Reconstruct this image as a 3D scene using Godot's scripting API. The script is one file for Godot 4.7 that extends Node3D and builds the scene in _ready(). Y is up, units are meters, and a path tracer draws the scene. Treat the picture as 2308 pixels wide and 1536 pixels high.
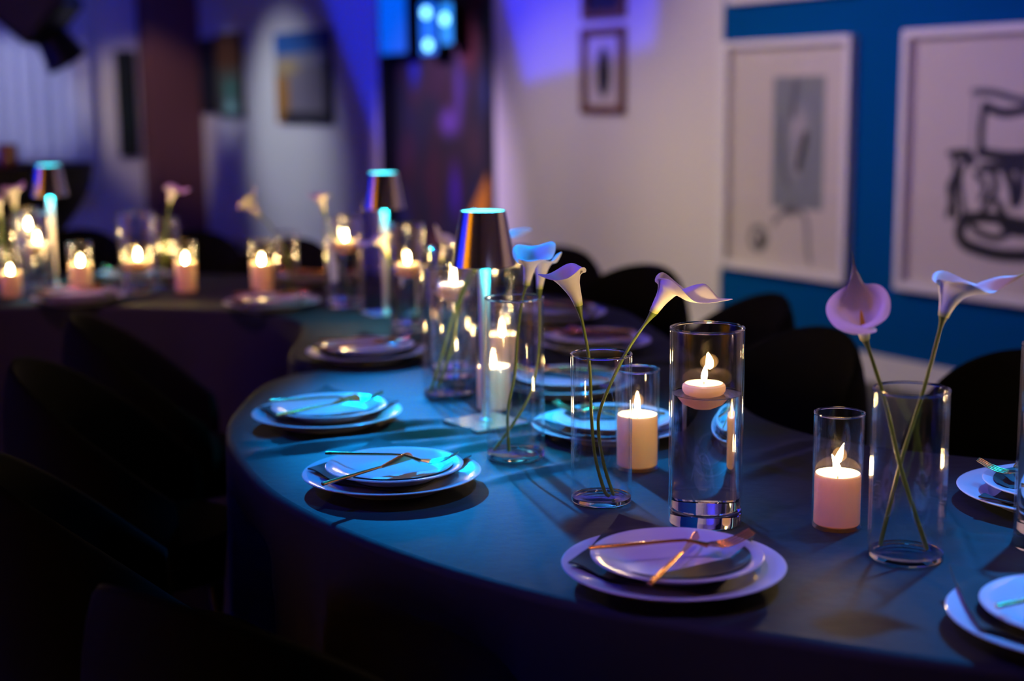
extends Node3D

const TY := 0.75                       # height of the cloth on the tables
const ES := Vector3(0.52317, 0, 0.85223)   # along the right wall, towards the viewer
const NN := Vector3(-0.85223, 0, 0.52317)  # out of the right wall, into the room
const P0 := Vector3(1.84949, 0, -6.1613)   # a point at the foot of the right wall
const LEN_FAR := 9.6                   # right wall runs this far from P0 to the back corner
const LEN_NEAR := 7.5
const DEEP := 9.2                      # right wall to left wall
const HIGH := 3.3

const NEAR_PLATES := [Vector2(0.186, -1.597), Vector2(-0.178, -2.024), Vector2(-0.325, -2.436), Vector2(0.745, -1.89), Vector2(0.585, -1.412), Vector2(0.163, -2.323), Vector2(0.103, -2.687)]
const CHAIRS := [
	["black tub chair in the foreground at lower left, cut by the bottom edge", Vector2(-0.38, -1.385), -0.60],
	["black tub chair at the left edge, second from the viewer", Vector2(-0.80, -2.00), -1.15],
	["black tub chair at the left edge behind the two nearest", Vector2(-0.98, -2.74), -1.45],
	["black tub chair at left with a warm gleam, before the far table", Vector2(-1.06, -3.36), -1.40],
	["black tub chair by the white wall, rightmost flowers of the lamp before it", Vector2(0.165, -4.79), 2.75],
	["black tub chair before the edge between the white and the blue wall", Vector2(0.42, -4.24), 2.45],
	["small looking black tub chair before the blue wall, behind the water vase", Vector2(0.68, -3.56), 1.85],
	["wide looking black tub chair between the water vase and the crossed callas", Vector2(0.69, -3.03), 2.1],
	["black tub chair at the right edge behind the crossed callas", Vector2(1.02, -2.74), 2.75],
	["black tub chair behind the far table, left of the lit white wall", Vector2(-0.80, -5.20), 3.0],
	["black tub chair behind the far table before the blue lit wall", Vector2(-1.22, -5.50), 3.2],
	["black tub chair behind the far table next to the cocktail table", Vector2(-1.72, -5.66), 3.3],
]

var M := {}
var taken := {}
var rng := RandomNumberGenerator.new()

# ------------------------------------------------------------------ mesh building
class Mb:
	var v := PackedVector3Array()
	var n := PackedVector3Array()
	var uv := PackedVector2Array()
	var c := PackedColorArray()
	var idx := PackedInt32Array()
	var solid := true        # turn the faces outwards by the signed volume
	func grid(rows: Array, close_u := false, close_v := false, cols = null) -> void:
		var a: int = rows.size()
		var b: int = rows[0].size()
		var at := v.size()
		for i in a:
			for j in b:
				v.append(rows[i][j])
				uv.append(Vector2(float(j) / maxf(1, b - 1), float(i) / maxf(1, a - 1)))
				c.append(cols[i][j] if cols != null else Color.WHITE)
		for i in (a if close_v else a - 1):
			for j in (b if close_u else b - 1):
				var p := at + i * b + j
				var q := at + i * b + (j + 1) % b
				var r := at + ((i + 1) % a) * b + j
				var s := at + ((i + 1) % a) * b + (j + 1) % b
				idx.append_array([p, q, r, q, s, r])
	func fan(ring: Array) -> void:
		var at := v.size()
		var m := Vector3.ZERO
		for p in ring:
			m += p
		v.append(m / ring.size())
		uv.append(Vector2(0.5, 0.5))
		c.append(Color.WHITE)
		for p in ring:
			v.append(p)
			uv.append(Vector2(0.5, 0.5))
			c.append(Color.WHITE)
		for i in ring.size():
			idx.append_array([at, at + 1 + i, at + 1 + (i + 1) % ring.size()])
	func face(ps: Array) -> void:
		var at := v.size()
		for p in ps:
			v.append(p)
			uv.append(Vector2(p.x, p.y))
			c.append(Color.WHITE)
		for i in range(1, ps.size() - 1):
			idx.append_array([at, at + i, at + i + 1])
	func lathe(prof: Array, segs := 48, cx := 0.0, cz := 0.0) -> void:
		# prof: Vector2(r, y) from the axis round and back; corners sharper than 35 degrees are creased
		var part := [prof[0]]
		for k in range(1, prof.size()):
			part.append(prof[k])
			var sharp := false
			if k < prof.size() - 1:
				var d0: Vector2 = prof[k] - prof[k - 1]
				var d1: Vector2 = prof[k + 1] - prof[k]
				sharp = absf(d0.angle_to(d1)) > 0.6
			if sharp or k == prof.size() - 1:
				var rows := []
				for p in part:
					var row := []
					for s in segs:
						var t := TAU * s / segs
						row.append(Vector3(cx + p.x * cos(t), p.y, cz + p.x * sin(t)))
					rows.append(row)
				grid(rows, true)
				part = [prof[k]]
	func tube(path: Array, rad: Array, segs := 10, flat := 1.0, side := Vector3.ZERO) -> void:
		# a tube along path; flat < 1 squeezes it across «side»
		var rows := []
		var prev := Vector3.ZERO
		for i in path.size():
			var d: Vector3 = (path[mini(i + 1, path.size() - 1)] - path[maxi(i - 1, 0)]).normalized()
			var x: Vector3 = side if side != Vector3.ZERO else prev
			if x == Vector3.ZERO:
				x = Vector3.RIGHT if absf(d.x) < 0.8 else Vector3.UP
			x = (x - d * x.dot(d)).normalized()
			prev = x
			var y := d.cross(x)
			var row := []
			for s in segs:
				var t := TAU * s / segs
				row.append(path[i] + (x * cos(t) + y * sin(t) * flat) * rad[i])
			rows.append(row)
		var first: Array = rows[0].duplicate()
		first.reverse()
		grid(rows, true)
		fan(first)
		fan(rows[rows.size() - 1])
	func box(lo: Vector3, hi: Vector3, bev := 0.0, tf := Transform3D()) -> void:
		var m := (lo + hi) / 2
		var h := (hi - lo) / 2
		var b := minf(bev, minf(h.x, minf(h.y, h.z)) * 0.9)
		var P := func(ax: int, sx: float, sy: float, sz: float) -> Vector3:
			var q := Vector3(h.x - b, h.y - b, h.z - b)
			q[ax] = h[ax]
			return tf * (m + Vector3(q.x * sx, q.y * sy, q.z * sz))
		for ax in 3:
			for s in [-1.0, 1.0]:
				var o := []
				for k in [[-1, -1], [1, -1], [1, 1], [-1, 1]]:
					var sg := Vector3.ONE
					sg[ax] = s
					sg[(ax + 1) % 3] = k[0]
					sg[(ax + 2) % 3] = k[1]
					o.append(P.call(ax, sg.x, sg.y, sg.z))
				if s > 0:
					o.reverse()
				face(o)
		if b <= 0.0:
			return
		for ax in 3:
			var a1 := (ax + 1) % 3
			var a2 := (ax + 2) % 3
			for k in [[-1, -1], [1, -1], [1, 1], [-1, 1]]:
				var o := []
				for w in [[-1, a1], [1, a1], [1, a2], [-1, a2]]:
					var sg := Vector3.ONE
					sg[ax] = w[0]
					sg[a1] = k[0]
					sg[a2] = k[1]
					o.append(P.call(w[1], sg.x, sg.y, sg.z))
				if k[0] * k[1] < 0:
					o.reverse()
				face(o)
		for sx in [-1.0, 1.0]:
			for sy in [-1.0, 1.0]:
				for sz in [-1.0, 1.0]:
					var o := [P.call(0, sx, sy, sz), P.call(1, sx, sy, sz), P.call(2, sx, sy, sz)]
					if sx * sy * sz > 0:
						o.reverse()
					face(o)
	func done() -> ArrayMesh:
		if solid:
			var vol := 0.0
			for t in range(0, idx.size(), 3):
				vol += v[idx[t]].dot(v[idx[t + 1]].cross(v[idx[t + 2]]))
			if vol > 0.0:              # Godot's front faces run clockwise
				turn()
		n.resize(v.size())
		n.fill(Vector3.ZERO)
		for t in range(0, idx.size(), 3):
			var f := (v[idx[t + 2]] - v[idx[t]]).cross(v[idx[t + 1]] - v[idx[t]])
			for k in 3:
				n[idx[t + k]] += f
		for k in n.size():
			n[k] = n[k].normalized() if n[k].length() > 1e-14 else Vector3.UP
		var a := []
		a.resize(Mesh.ARRAY_MAX)
		a[Mesh.ARRAY_VERTEX] = v
		a[Mesh.ARRAY_NORMAL] = n
		a[Mesh.ARRAY_TEX_UV] = uv
		a[Mesh.ARRAY_COLOR] = c
		a[Mesh.ARRAY_INDEX] = idx
		var m := ArrayMesh.new()
		m.add_surface_from_arrays(Mesh.PRIMITIVE_TRIANGLES, a)
		return m
	func turn() -> void:
		for t in range(0, idx.size(), 3):
			var k := idx[t + 1]
			idx[t + 1] = idx[t + 2]
			idx[t + 2] = k

# ------------------------------------------------------------------ scene helpers
func numbered(called: String) -> String:
	taken[called] = taken.get(called, -1) + 1
	return called if taken[called] == 0 else "%s_%03d" % [called, taken[called]]

func thing(called: String, label: String, category: String, at := Vector3.ZERO, turn := 0.0, group := "") -> Node3D:
	var o := Node3D.new()
	o.name = numbered(called)
	add_child(o)
	o.position = at
	o.rotation.y = turn
	o.set_meta("label", label)
	o.set_meta("category", category)
	if group != "":
		o.set_meta("group", group)
	return o

func obj(called: String, mesh: Mesh, mat: Material, parent: Node = null) -> MeshInstance3D:
	var o := MeshInstance3D.new()
	o.mesh = mesh
	o.material_override = mat
	o.cast_shadow = GeometryInstance3D.SHADOW_CASTING_SETTING_DOUBLE_SIDED
	if parent == null:
		o.name = numbered(called)
		add_child(o)
	else:
		o.name = called
		parent.add_child(o, true)
	return o

func tag(o: Node3D, label: String, category: String, group := "") -> Node3D:
	o.set_meta("label", label)
	o.set_meta("category", category)
	if group != "":
		o.set_meta("group", group)
	return o

func struct(called: String, mesh: Mesh, mat: Material, label := "") -> MeshInstance3D:
	var o := obj(called, mesh, mat)
	o.set_meta("kind", "structure")
	if label != "":
		o.set_meta("label", label)
	return o

func copy(o: Node3D, label: String) -> Node3D:
	var r: Node3D = o.duplicate()
	var base: String = o.name
	if base.right(4).begins_with("_"):
		base = base.left(base.length() - 4)
	r.name = numbered(base)
	add_child(r)
	r.set_meta("label", label)
	return r

func boxmesh(lo: Vector3, hi: Vector3, bev := 0.0) -> ArrayMesh:
	var b := Mb.new()
	b.box(lo, hi, bev)
	return b.done()

func wallpos(s: float, y: float, d := 0.0) -> Vector3:
	return P0 + ES * s + NN * d + Vector3.UP * y

func smooth(pts: Array, steps: int) -> Array:
	# Catmull-Rom through pts
	var out := []
	for i in pts.size() - 1:
		var p0 = pts[maxi(i - 1, 0)]
		var p1 = pts[i]
		var p2 = pts[i + 1]
		var p3 = pts[mini(i + 2, pts.size() - 1)]
		for k in steps:
			var t := float(k) / steps
			out.append(0.5 * (2.0 * p1 + (p2 - p0) * t + (2.0 * p0 - 5.0 * p1 + 4.0 * p2 - p3) * t * t + (3.0 * p1 - p0 - 3.0 * p2 + p3) * t * t * t))
	out.append(pts[pts.size() - 1])
	return out

func resample(pts: Array, n: int) -> Array:
	var acc := [0.0]
	for i in range(1, pts.size()):
		acc.append(acc[i - 1] + pts[i].distance_to(pts[i - 1]))
	var out := []
	var k := 0
	for i in n:
		var d: float = acc[acc.size() - 1] * i / (n - 1)
		while k < acc.size() - 2 and acc[k + 1] < d:
			k += 1
		var t: float = clampf((d - acc[k]) / maxf(acc[k + 1] - acc[k], 1e-9), 0, 1)
		out.append(pts[k].lerp(pts[k + 1], t))
	return out

func keyed(keys: Array, s: float) -> float:
	for i in range(1, keys.size()):
		if s <= keys[i][0]:
			var t: float = clampf((s - keys[i - 1][0]) / (keys[i][0] - keys[i - 1][0]), 0, 1)
			t = t * t * (3 - 2 * t)
			return lerpf(keys[i - 1][1], keys[i][1], t)
	return keys[keys.size() - 1][1]

func mat(color: Color, rough := 0.6, metal := 0.0) -> StandardMaterial3D:
	var m := StandardMaterial3D.new()
	m.albedo_color = color
	m.roughness = rough
	m.metallic = metal
	return m

func glow(color: Color, k: float) -> StandardMaterial3D:
	var m := mat(Color.BLACK, 0.9)
	m.emission_enabled = true
	m.emission = color
	m.emission_energy_multiplier = k
	return m

func noise_tex(freq: float, size := 256, normal := false, seed_ := 1, bump := 4.0, ramp = null) -> NoiseTexture2D:
	var f := FastNoiseLite.new()
	f.seed = seed_
	f.frequency = freq
	f.fractal_octaves = 4
	var t := NoiseTexture2D.new()
	t.width = size
	t.height = size
	t.seamless = true
	t.noise = f
	t.as_normal_map = normal
	t.bump_strength = bump
	if ramp != null:
		var g := Gradient.new()
		g.set_color(0, ramp[0])
		g.set_color(1, ramp[1])
		t.color_ramp = g
	return t

func picture_mat(im: Image, rough := 0.7) -> StandardMaterial3D:
	var m := mat(Color.WHITE, rough)
	m.albedo_texture = ImageTexture.create_from_image(im)
	m.texture_repeat = false
	return m

func dab(im: Image, x: float, y: float, rx: float, ry: float, col: Color, strength := 1.0, soft := 0.35) -> void:
	# one soft brush mark
	for j in range(maxi(0, int(y - ry)), mini(im.get_height(), int(y + ry) + 1)):
		for i in range(maxi(0, int(x - rx)), mini(im.get_width(), int(x + rx) + 1)):
			var d := Vector2((i - x) / rx, (j - y) / ry).length()
			if d < 1.0:
				var a := clampf((1.0 - d) / soft, 0, 1) * strength
				im.set_pixel(i, j, im.get_pixel(i, j).lerp(col, a))

func stroke(im: Image, pts: Array, w: float, col: Color, strength := 1.0) -> void:
	var sm := smooth(pts, 4)
	var line := resample(sm, maxi(2, int(_length(sm) / maxf(1.0, w * 0.35))))
	for p in line:
		dab(im, p.x, p.y, w, w, col, strength, 0.5)

func _length(pts: Array) -> float:
	var d := 0.0
	for i in range(1, pts.size()):
		d += pts[i].distance_to(pts[i - 1])
	return d

# ------------------------------------------------------------------ lights with their fittings
func spotlight(label: String, at: Vector3, to: Vector3, color: Color, energy: float, angle: float, soft: float, size := 0.06, doors := []) -> void:
	var o := thing("stage_spotlight", label, "spotlight", at, 0.0, "spotlights under the ceiling")  # unseen ceiling fitting, put in to carry the light
	var dir := (to - at).normalized()
	var side := dir.cross(Vector3.UP).normalized()
	var up := side.cross(dir)
	var tf := Transform3D(Basis(side, up, -dir), Vector3.ZERO)     # looks along -z
	var can := Mb.new()
	can.lathe([Vector2(0, 0.26), Vector2(0.05, 0.26), Vector2(0.075, 0.22), Vector2(0.085, 0.02), Vector2(0.085, 0.0), Vector2(0.078, 0.0), Vector2(0.078, 0.03), Vector2(0, 0.03)], 28)
	var body := obj("housing", can.done(), M.black_metal, o)
	var turn := Basis(Vector3.RIGHT, PI / 2)                      # lathe axis y -> z
	body.transform = tf * Transform3D(turn, Vector3.ZERO)
	var disc := Mb.new()
	disc.lathe([Vector2(0, 0.012), Vector2(0.07, 0.012), Vector2(0.074, 0.018), Vector2(0.07, 0.024), Vector2(0, 0.024)], 28)
	var lens := obj("lens", disc.done(), glow(color, 1.5), o)
	lens.transform = body.transform
	var rod := Mb.new()
	rod.tube([tf * Vector3(0, 0.08, 0.12), Vector3(tf.basis.z.x * 0.12, 0.16, tf.basis.z.z * 0.12), Vector3(tf.basis.z.x * 0.12, HIGH - at.y, tf.basis.z.z * 0.12)], [0.012, 0.012, 0.012], 8)
	obj("hanger", rod.done(), M.black_metal, o)
	for d in doors:
		# a barn door: a black plate whose edge runs from a to b (points the edge is thrown on) and lies on the side of c
		var k := 0.7
		var a: Vector3 = (d[0] - at).normalized() * k
		var b: Vector3 = (d[1] - at).normalized() * k
		var w: Vector3 = ((d[2] - at).normalized() * k - (a + b) / 2)
		var e := (b - a).normalized()
		w = (w - e * w.dot(e)).normalized() * 0.26
		var th := e.cross(w).normalized() * 0.003
		var pl := Mb.new()
		var ring := [a - e * 0.1, b + e * 0.1, b + e * 0.1 + w, a - e * 0.1 + w]
		var low := []
		var top := []
		for p in ring:
			low.append(p - th)
			top.append(p + th)
		pl.grid([low, top], true)
		low.reverse()
		pl.face(top)
		pl.face(low)
		obj("barn_door", pl.done(), M.black_metal, o)
	var l := SpotLight3D.new()
	l.name = "beam"
	o.add_child(l)
	l.transform = tf * Transform3D(Basis(), Vector3(0, 0, -0.02))
	l.light_color = color
	l.light_energy = energy
	l.spot_angle = angle
	l.spot_angle_attenuation = soft
	l.spot_range = 30
	l.spot_attenuation = 2
	l.light_size = size
	l.shadow_enabled = true

func flame(parent: Node3D, at: Vector3, h: float, lean: Vector3, energy: float) -> void:
	var w := Mb.new()
	w.tube([at, at + Vector3(0, 0.004, 0), at + Vector3(0, 0.008, 0) + lean * 0.002], [0.0009, 0.0009, 0.0006], 6)
	obj("wick", w.done(), M.wick, parent)
	var f := Mb.new()
	var rows := []
	for i in 13:
		var t := i / 12.0
		var r: float = h * 0.165 * pow(sin(PI * pow(t, 0.62)), 0.9) if i < 12 and i > 0 else 0.0
		var row := []
		for s in 14:
			var a := TAU * s / 14
			row.append(at + Vector3(r * cos(a), 0.004 + h * t, r * sin(a)) + lean * h * t * t)
		rows.append(row)
	f.grid(rows, true)
	obj("flame", f.done(), M.flame, parent)
	var l := OmniLight3D.new()
	l.name = "flame_light"
	parent.add_child(l, true)
	l.position = at + Vector3(0, 0.004 + h * 0.45, 0) + lean * h * 0.2
	l.light_color = Color(1.0, 0.72, 0.4)
	l.light_energy = energy
	l.omni_range = 20
	l.omni_attenuation = 2
	l.light_size = 0.01
	l.shadow_enabled = true


# ------------------------------------------------------------------ glass and candles
func vase(label: String, at: Vector3, r: float, h: float, base := 0.008, water := 0.0, group := "") -> Node3D:
	var o := thing("glass_vase", label, "vase", at, 0.0, group)
	var t := 0.0026
	var w := Mb.new()
	w.lathe([Vector2(r - t, base), Vector2(r - t, h - 0.002), Vector2(r - t * 0.5, h), Vector2(r - 0.0003, h - 0.001), Vector2(r, h - 0.003), Vector2(r, base * 0.6), Vector2(r - 0.001, base * 0.25)], 72)
	w.solid = false
	obj("wall", w.done(), M.pane, o)
	var ring := Mb.new()
	var prof := []
	for k in 9:
		var a := TAU * k / 8
		prof.append(Vector2(r - t * 0.5 + 0.0017 * cos(a), h + 0.0004 + 0.0017 * sin(a)))
	ring.lathe(prof, 72)
	obj("rim", ring.done(), M.glass, o)
	var b := Mb.new()
	b.lathe([Vector2(0, 0.0012), Vector2(r * 0.7, 0.0008), Vector2(r - 0.004, 0.0), Vector2(r - 0.0012, 0.0018), Vector2(r - 0.0004, base * 0.5), Vector2(r - 0.0012, base), Vector2(r - 0.005, base * 0.92), Vector2(r * 0.6, base * 0.72), Vector2(0, base * 0.66)], 72)
	obj("base", b.done(), M.glass, o)
	if water > 0.0:
		var q := Mb.new()
		var rw := r - t - 0.0006
		q.lathe([Vector2(0, base + 0.001), Vector2(rw - 0.002, base + 0.001), Vector2(rw, base + 0.003), Vector2(rw, water + 0.0015), Vector2(rw - 0.003, water), Vector2(0, water)], 96)
		obj("water", q.done(), M.water, o)
	return o

func holder(label: String, at: Vector3, r: float, h: float) -> Node3D:
	var o := thing("candle_glass", label, "candle holder", at, 0.0, "straight glass candle holders")
	var t := 0.0018
	var w := Mb.new()
	w.lathe([Vector2(0, 0.004), Vector2(r - t - 0.002, 0.004), Vector2(r - t, 0.006), Vector2(r - t, h - 0.001), Vector2(r - t * 0.5, h), Vector2(r, h - 0.001), Vector2(r, 0.003), Vector2(r - 0.002, 0.0), Vector2(0, 0.0)], 56)
	w.solid = false
	obj("wall", w.done(), M.pane, o)
	var ring := Mb.new()
	var prof := []
	for k in 9:
		var a := TAU * k / 8
		prof.append(Vector2(r - t * 0.5 + 0.0014 * cos(a), h + 0.0003 + 0.0014 * sin(a)))
	ring.lathe(prof, 56)
	obj("rim", ring.done(), M.glass, o)
	return o

func pillar(label: String, at: Vector3, r: float, h: float, fh: float, lean: Vector3, energy: float) -> Node3D:
	# a white pillar candle with a hollow melted top; at is the foot of its glass
	var o := thing("pillar_candle", label, "candle", at + Vector3(0, 0.0046, 0), 0.0, "lit white pillar candles")
	var b := Mb.new()
	b.lathe([Vector2(0, 0.0), Vector2(r - 0.002, 0.0), Vector2(r, 0.002), Vector2(r, h - 0.003), Vector2(r - 0.0015, h), Vector2(r - 0.0035, h - 0.0012), Vector2(r - 0.007, h - 0.006), Vector2(r * 0.4, h - 0.008), Vector2(0, h - 0.0083)], 48)
	obj("wax", b.done(), M.wax, o)
	flame(o, Vector3(0, h - 0.0084, 0), fh, lean, energy)
	return o

func floater(label: String, at: Vector3, r: float, fh: float, lean: Vector3, energy: float, off := Vector3.ZERO) -> Node3D:
	# a flat-bottomed floating candle; at is on the water line
	var o := thing("floating_candle", label, "candle", at + off, 0.0, "floating candles in tall vases")
	var b := Mb.new()
	b.lathe([Vector2(0, -0.019), Vector2(r * 0.3, -0.0185), Vector2(r * 0.66, -0.013), Vector2(r * 0.82, -0.006), Vector2(r * 0.9, 0.0), Vector2(r * 0.985, 0.004), Vector2(r, 0.008), Vector2(r * 0.97, 0.0115), Vector2(r * 0.86, 0.0138), Vector2(r * 0.55, 0.0132), Vector2(r * 0.25, 0.0118), Vector2(0, 0.0115)], 48)
	obj("wax", b.done(), M.wax, o)
	flame(o, Vector3(0, 0.0114, 0), fh, lean, energy)
	return o

# ------------------------------------------------------------------ table lamp
func lamp(label: String, at: Vector3, turn: float) -> Node3D:
	var o := thing("table_lamp", label, "lamp", at, turn, "cordless table lamps with cone shades")
	obj("base", boxmesh(Vector3(-0.055, 0, -0.055), Vector3(0.055, 0.006, 0.055), 0.0015), M.gold_plate, o)
	var st := Mb.new()
	st.lathe([Vector2(0, 0.006), Vector2(0.011, 0.006), Vector2(0.011, 0.009), Vector2(0.0072, 0.013), Vector2(0.0112, 0.285), Vector2(0.014, 0.292), Vector2(0.014, 0.33), Vector2(0, 0.33)], 24)
	obj("stem", st.done(), M.steel, o)
	var sh := Mb.new()
	sh.lathe([Vector2(0.0540, 0.278), Vector2(0.0545, 0.2775), Vector2(0.0550, 0.278), Vector2(0.0387, 0.3705), Vector2(0.0380, 0.3712), Vector2(0.0373, 0.3705), Vector2(0.0540, 0.278)], 72)
	obj("shade", sh.done(), M.shade, o)
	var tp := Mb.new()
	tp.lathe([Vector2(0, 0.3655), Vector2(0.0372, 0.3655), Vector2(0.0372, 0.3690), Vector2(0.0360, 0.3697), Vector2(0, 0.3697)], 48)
	obj("lit_top", tp.done(), M.cap_glow, o)  # glow put in for the cyan light caught on the cap
	var df := Mb.new()
	df.lathe([Vector2(0.0146, 0.300), Vector2(0.0440, 0.300), Vector2(0.0440, 0.304), Vector2(0.0146, 0.304), Vector2(0.0146, 0.300)], 40)
	obj("diffuser", df.done(), M.led, o)
	var l := SpotLight3D.new()
	l.name = "lamp_light"
	o.add_child(l)
	l.position = Vector3(0, 0.294, 0.022)
	l.rotation.x = -PI / 2
	l.light_color = Color(0.02, 0.85, 1.0)
	l.light_energy = 0.16
	l.spot_angle = 62
	l.spot_angle_attenuation = 0.6
	l.spot_range = 10
	l.spot_attenuation = 2
	l.light_size = 0.012
	l.shadow_enabled = true
	return o

# ------------------------------------------------------------------ table settings
func plate_mesh(r: float, rise: float) -> ArrayMesh:
	var b := Mb.new()
	var w := r * 0.66
	b.lathe([Vector2(0, 0.003), Vector2(w - 0.012, 0.003), Vector2(w - 0.010, 0.0), Vector2(w - 0.005, 0.0), Vector2(w, 0.0035), Vector2(w + 0.008, 0.008), Vector2(r - 0.01, rise - 0.0048), Vector2(r - 0.001, rise - 0.0022), Vector2(r, rise - 0.0008), Vector2(r - 0.001, rise), Vector2(r - 0.003, rise), Vector2(r - 0.012, rise - 0.0018), Vector2(w + 0.008, rise * 0.55), Vector2(w + 0.001, 0.0088), Vector2(w - 0.008, 0.0062), Vector2(0, 0.0058)], 96)
	return b.done()

func napkin_mesh() -> ArrayMesh:
	# a square dark napkin lying across the charger, two corners over the rim
	var b := Mb.new()
	var up := []
	var low := []
	for i in 29:
		var ru := []
		var rl := []
		for j in 29:
			var p := Vector2(i / 28.0 - 0.5, j / 28.0 - 0.5) * 0.175
			var d := (p + Vector2(-0.008, -0.034).rotated(-0.42)).length()
			var y := 0.0095 if d < 0.078 else lerpf(0.0095, 0.0238, smoothstep(0.078, 0.122, d)) + maxf(0, d - 0.129) * 0.30
			y += 0.0007 * sin(p.x * 160) * sin(p.y * 90 + 1.0)
			ru.append(Vector3(p.x, y + 0.0022, p.y))
			rl.append(Vector3(p.x, y, p.y))
		up.append(ru)
		low.append(rl)
	b.grid(up)
	var back := []
	for k in low.size():
		back.append(low[low.size() - 1 - k])
	b.grid(back)
	var eu := []
	var el := []
	for k in 28:
		eu.append(up[0][k]); el.append(low[0][k])
	for k in 28:
		eu.append(up[k][28]); el.append(low[k][28])
	for k in 28:
		eu.append(up[28][28 - k]); el.append(low[28][28 - k])
	for k in 28:
		eu.append(up[28 - k][0]); el.append(low[28 - k][0])
	b.grid([eu, el], true)
	return b.done()

func card_mesh() -> ArrayMesh:
	# a segment of a disc, the folded dark menu card that lies in the small plate, bent up at its rim
	var b := Mb.new()
	var r := 0.086
	var m := 1.30
	var lift := func(p: Vector3) -> Vector3: return p + Vector3.UP * maxf(0, Vector2(p.x, p.z).length() - 0.0655) * 0.5
	var top := []
	var low := []
	for i in 9:
		var ru := []
		var rl := []
		for k in 33:
			var a := lerpf(-m, m, k / 32.0)
			var p: Vector3 = lift.call(Vector3(r * sin(a), 0.0, r * lerpf(cos(m), cos(a), i / 8.0)))
			ru.append(p + Vector3.UP * 0.0013)
			rl.append(p)
		top.append(ru)
		low.append(rl)
	b.grid(top)
	var flip := low.duplicate()
	flip.reverse()
	b.grid(flip)
	b.grid([low[0], top[0]])
	b.grid([top[8], low[8]])
	return b.done()

func fork(label: String, tf: Transform3D) -> Node3D:
	# handle end at -x, tines at +x
	var o := thing("dinner_fork", label, "fork", Vector3.ZERO, 0.0, "gold forks laid on the plates")
	o.transform = tf
	var h := Mb.new()
	h.tube([Vector3(-0.1, 0.004, 0), Vector3(-0.099, 0.004, 0), Vector3(-0.06, 0.0042, 0), Vector3(0.0, 0.005, 0), Vector3(0.018, 0.0048, 0), Vector3(0.034, 0.0005, 0), Vector3(0.045, -0.0035, 0)], [0.001, 0.0032, 0.0031, 0.0024, 0.0022, 0.003, 0.0042], 10, 0.8, Vector3.BACK)
	obj("handle", h.done(), M.gold, o)
	var hd := Mb.new()
	var rows := []
	for i in 7:
		var t := i / 6.0
		var x := lerpf(0.042, 0.062, t)
		var w := lerpf(0.004, 0.0125, sin(t * PI / 2))
		var y := lerpf(-0.0032, -0.0050, t)
		var row := []
		for k in 12:
			var a := TAU * k / 12
			row.append(Vector3(x, y + 0.0011 * sin(a) + 0.0016 * pow(absf(cos(a)), 2), w * cos(a)))
		rows.append(row)
	var f: Array = rows[0].duplicate()
	f.reverse()
	hd.grid(rows, true)
	hd.fan(f)
	hd.fan(rows[6])
	obj("head", hd.done(), M.gold, o)
	for k in 4:
		var z := lerpf(-0.0105, 0.0105, k / 3.0)
		var t := Mb.new()
		t.tube([Vector3(0.059, -0.0038, z), Vector3(0.072, -0.0022, z), Vector3(0.086, 0.0026, z * 0.96), Vector3(0.098, 0.0086, z * 0.9), Vector3(0.101, 0.0102, z * 0.88)], [0.0018, 0.0018, 0.0016, 0.0013, 0.0005], 8, 0.6, Vector3.BACK)
		obj("tine", t.done(), M.gold, o)
	return o

func knife(label: String, tf: Transform3D) -> Node3D:
	# handle end at -x, blade (standing on its edge) at +x
	var o := thing("dinner_knife", label, "knife", Vector3.ZERO, 0.0, "gold knives laid on the plates")
	o.transform = tf
	var h := Mb.new()
	h.tube([Vector3(-0.105, 0.003, 0), Vector3(-0.104, 0.003, 0), Vector3(-0.06, 0.003, 0), Vector3(0.0, 0.003, 0), Vector3(0.012, 0.003, 0)], [0.001, 0.0035, 0.0034, 0.0026, 0.0022], 10, 0.8, Vector3.BACK)
	obj("handle", h.done(), M.gold, o)
	var b := Mb.new()
	var rows := []
	for i in 15:
		var t := i / 14.0
		var x := lerpf(0.008, 0.080, t)
		var y0 := 0.003 - 0.0022
		var y1 := 0.0035 + 0.0135 * pow(t, 0.8) * (1.0 - pow(t, 9))
		rows.append([Vector3(x, y0, 0.0012), Vector3(x, y1, 0.0003), Vector3(x, y1, -0.0003), Vector3(x, y0, -0.0012)])
	var f: Array = rows[0].duplicate()
	f.reverse()
	b.grid(rows, true)
	b.fan(f)
	b.fan(rows[14])
	obj("blade", b.done(), M.gold, o)
	return o

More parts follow.
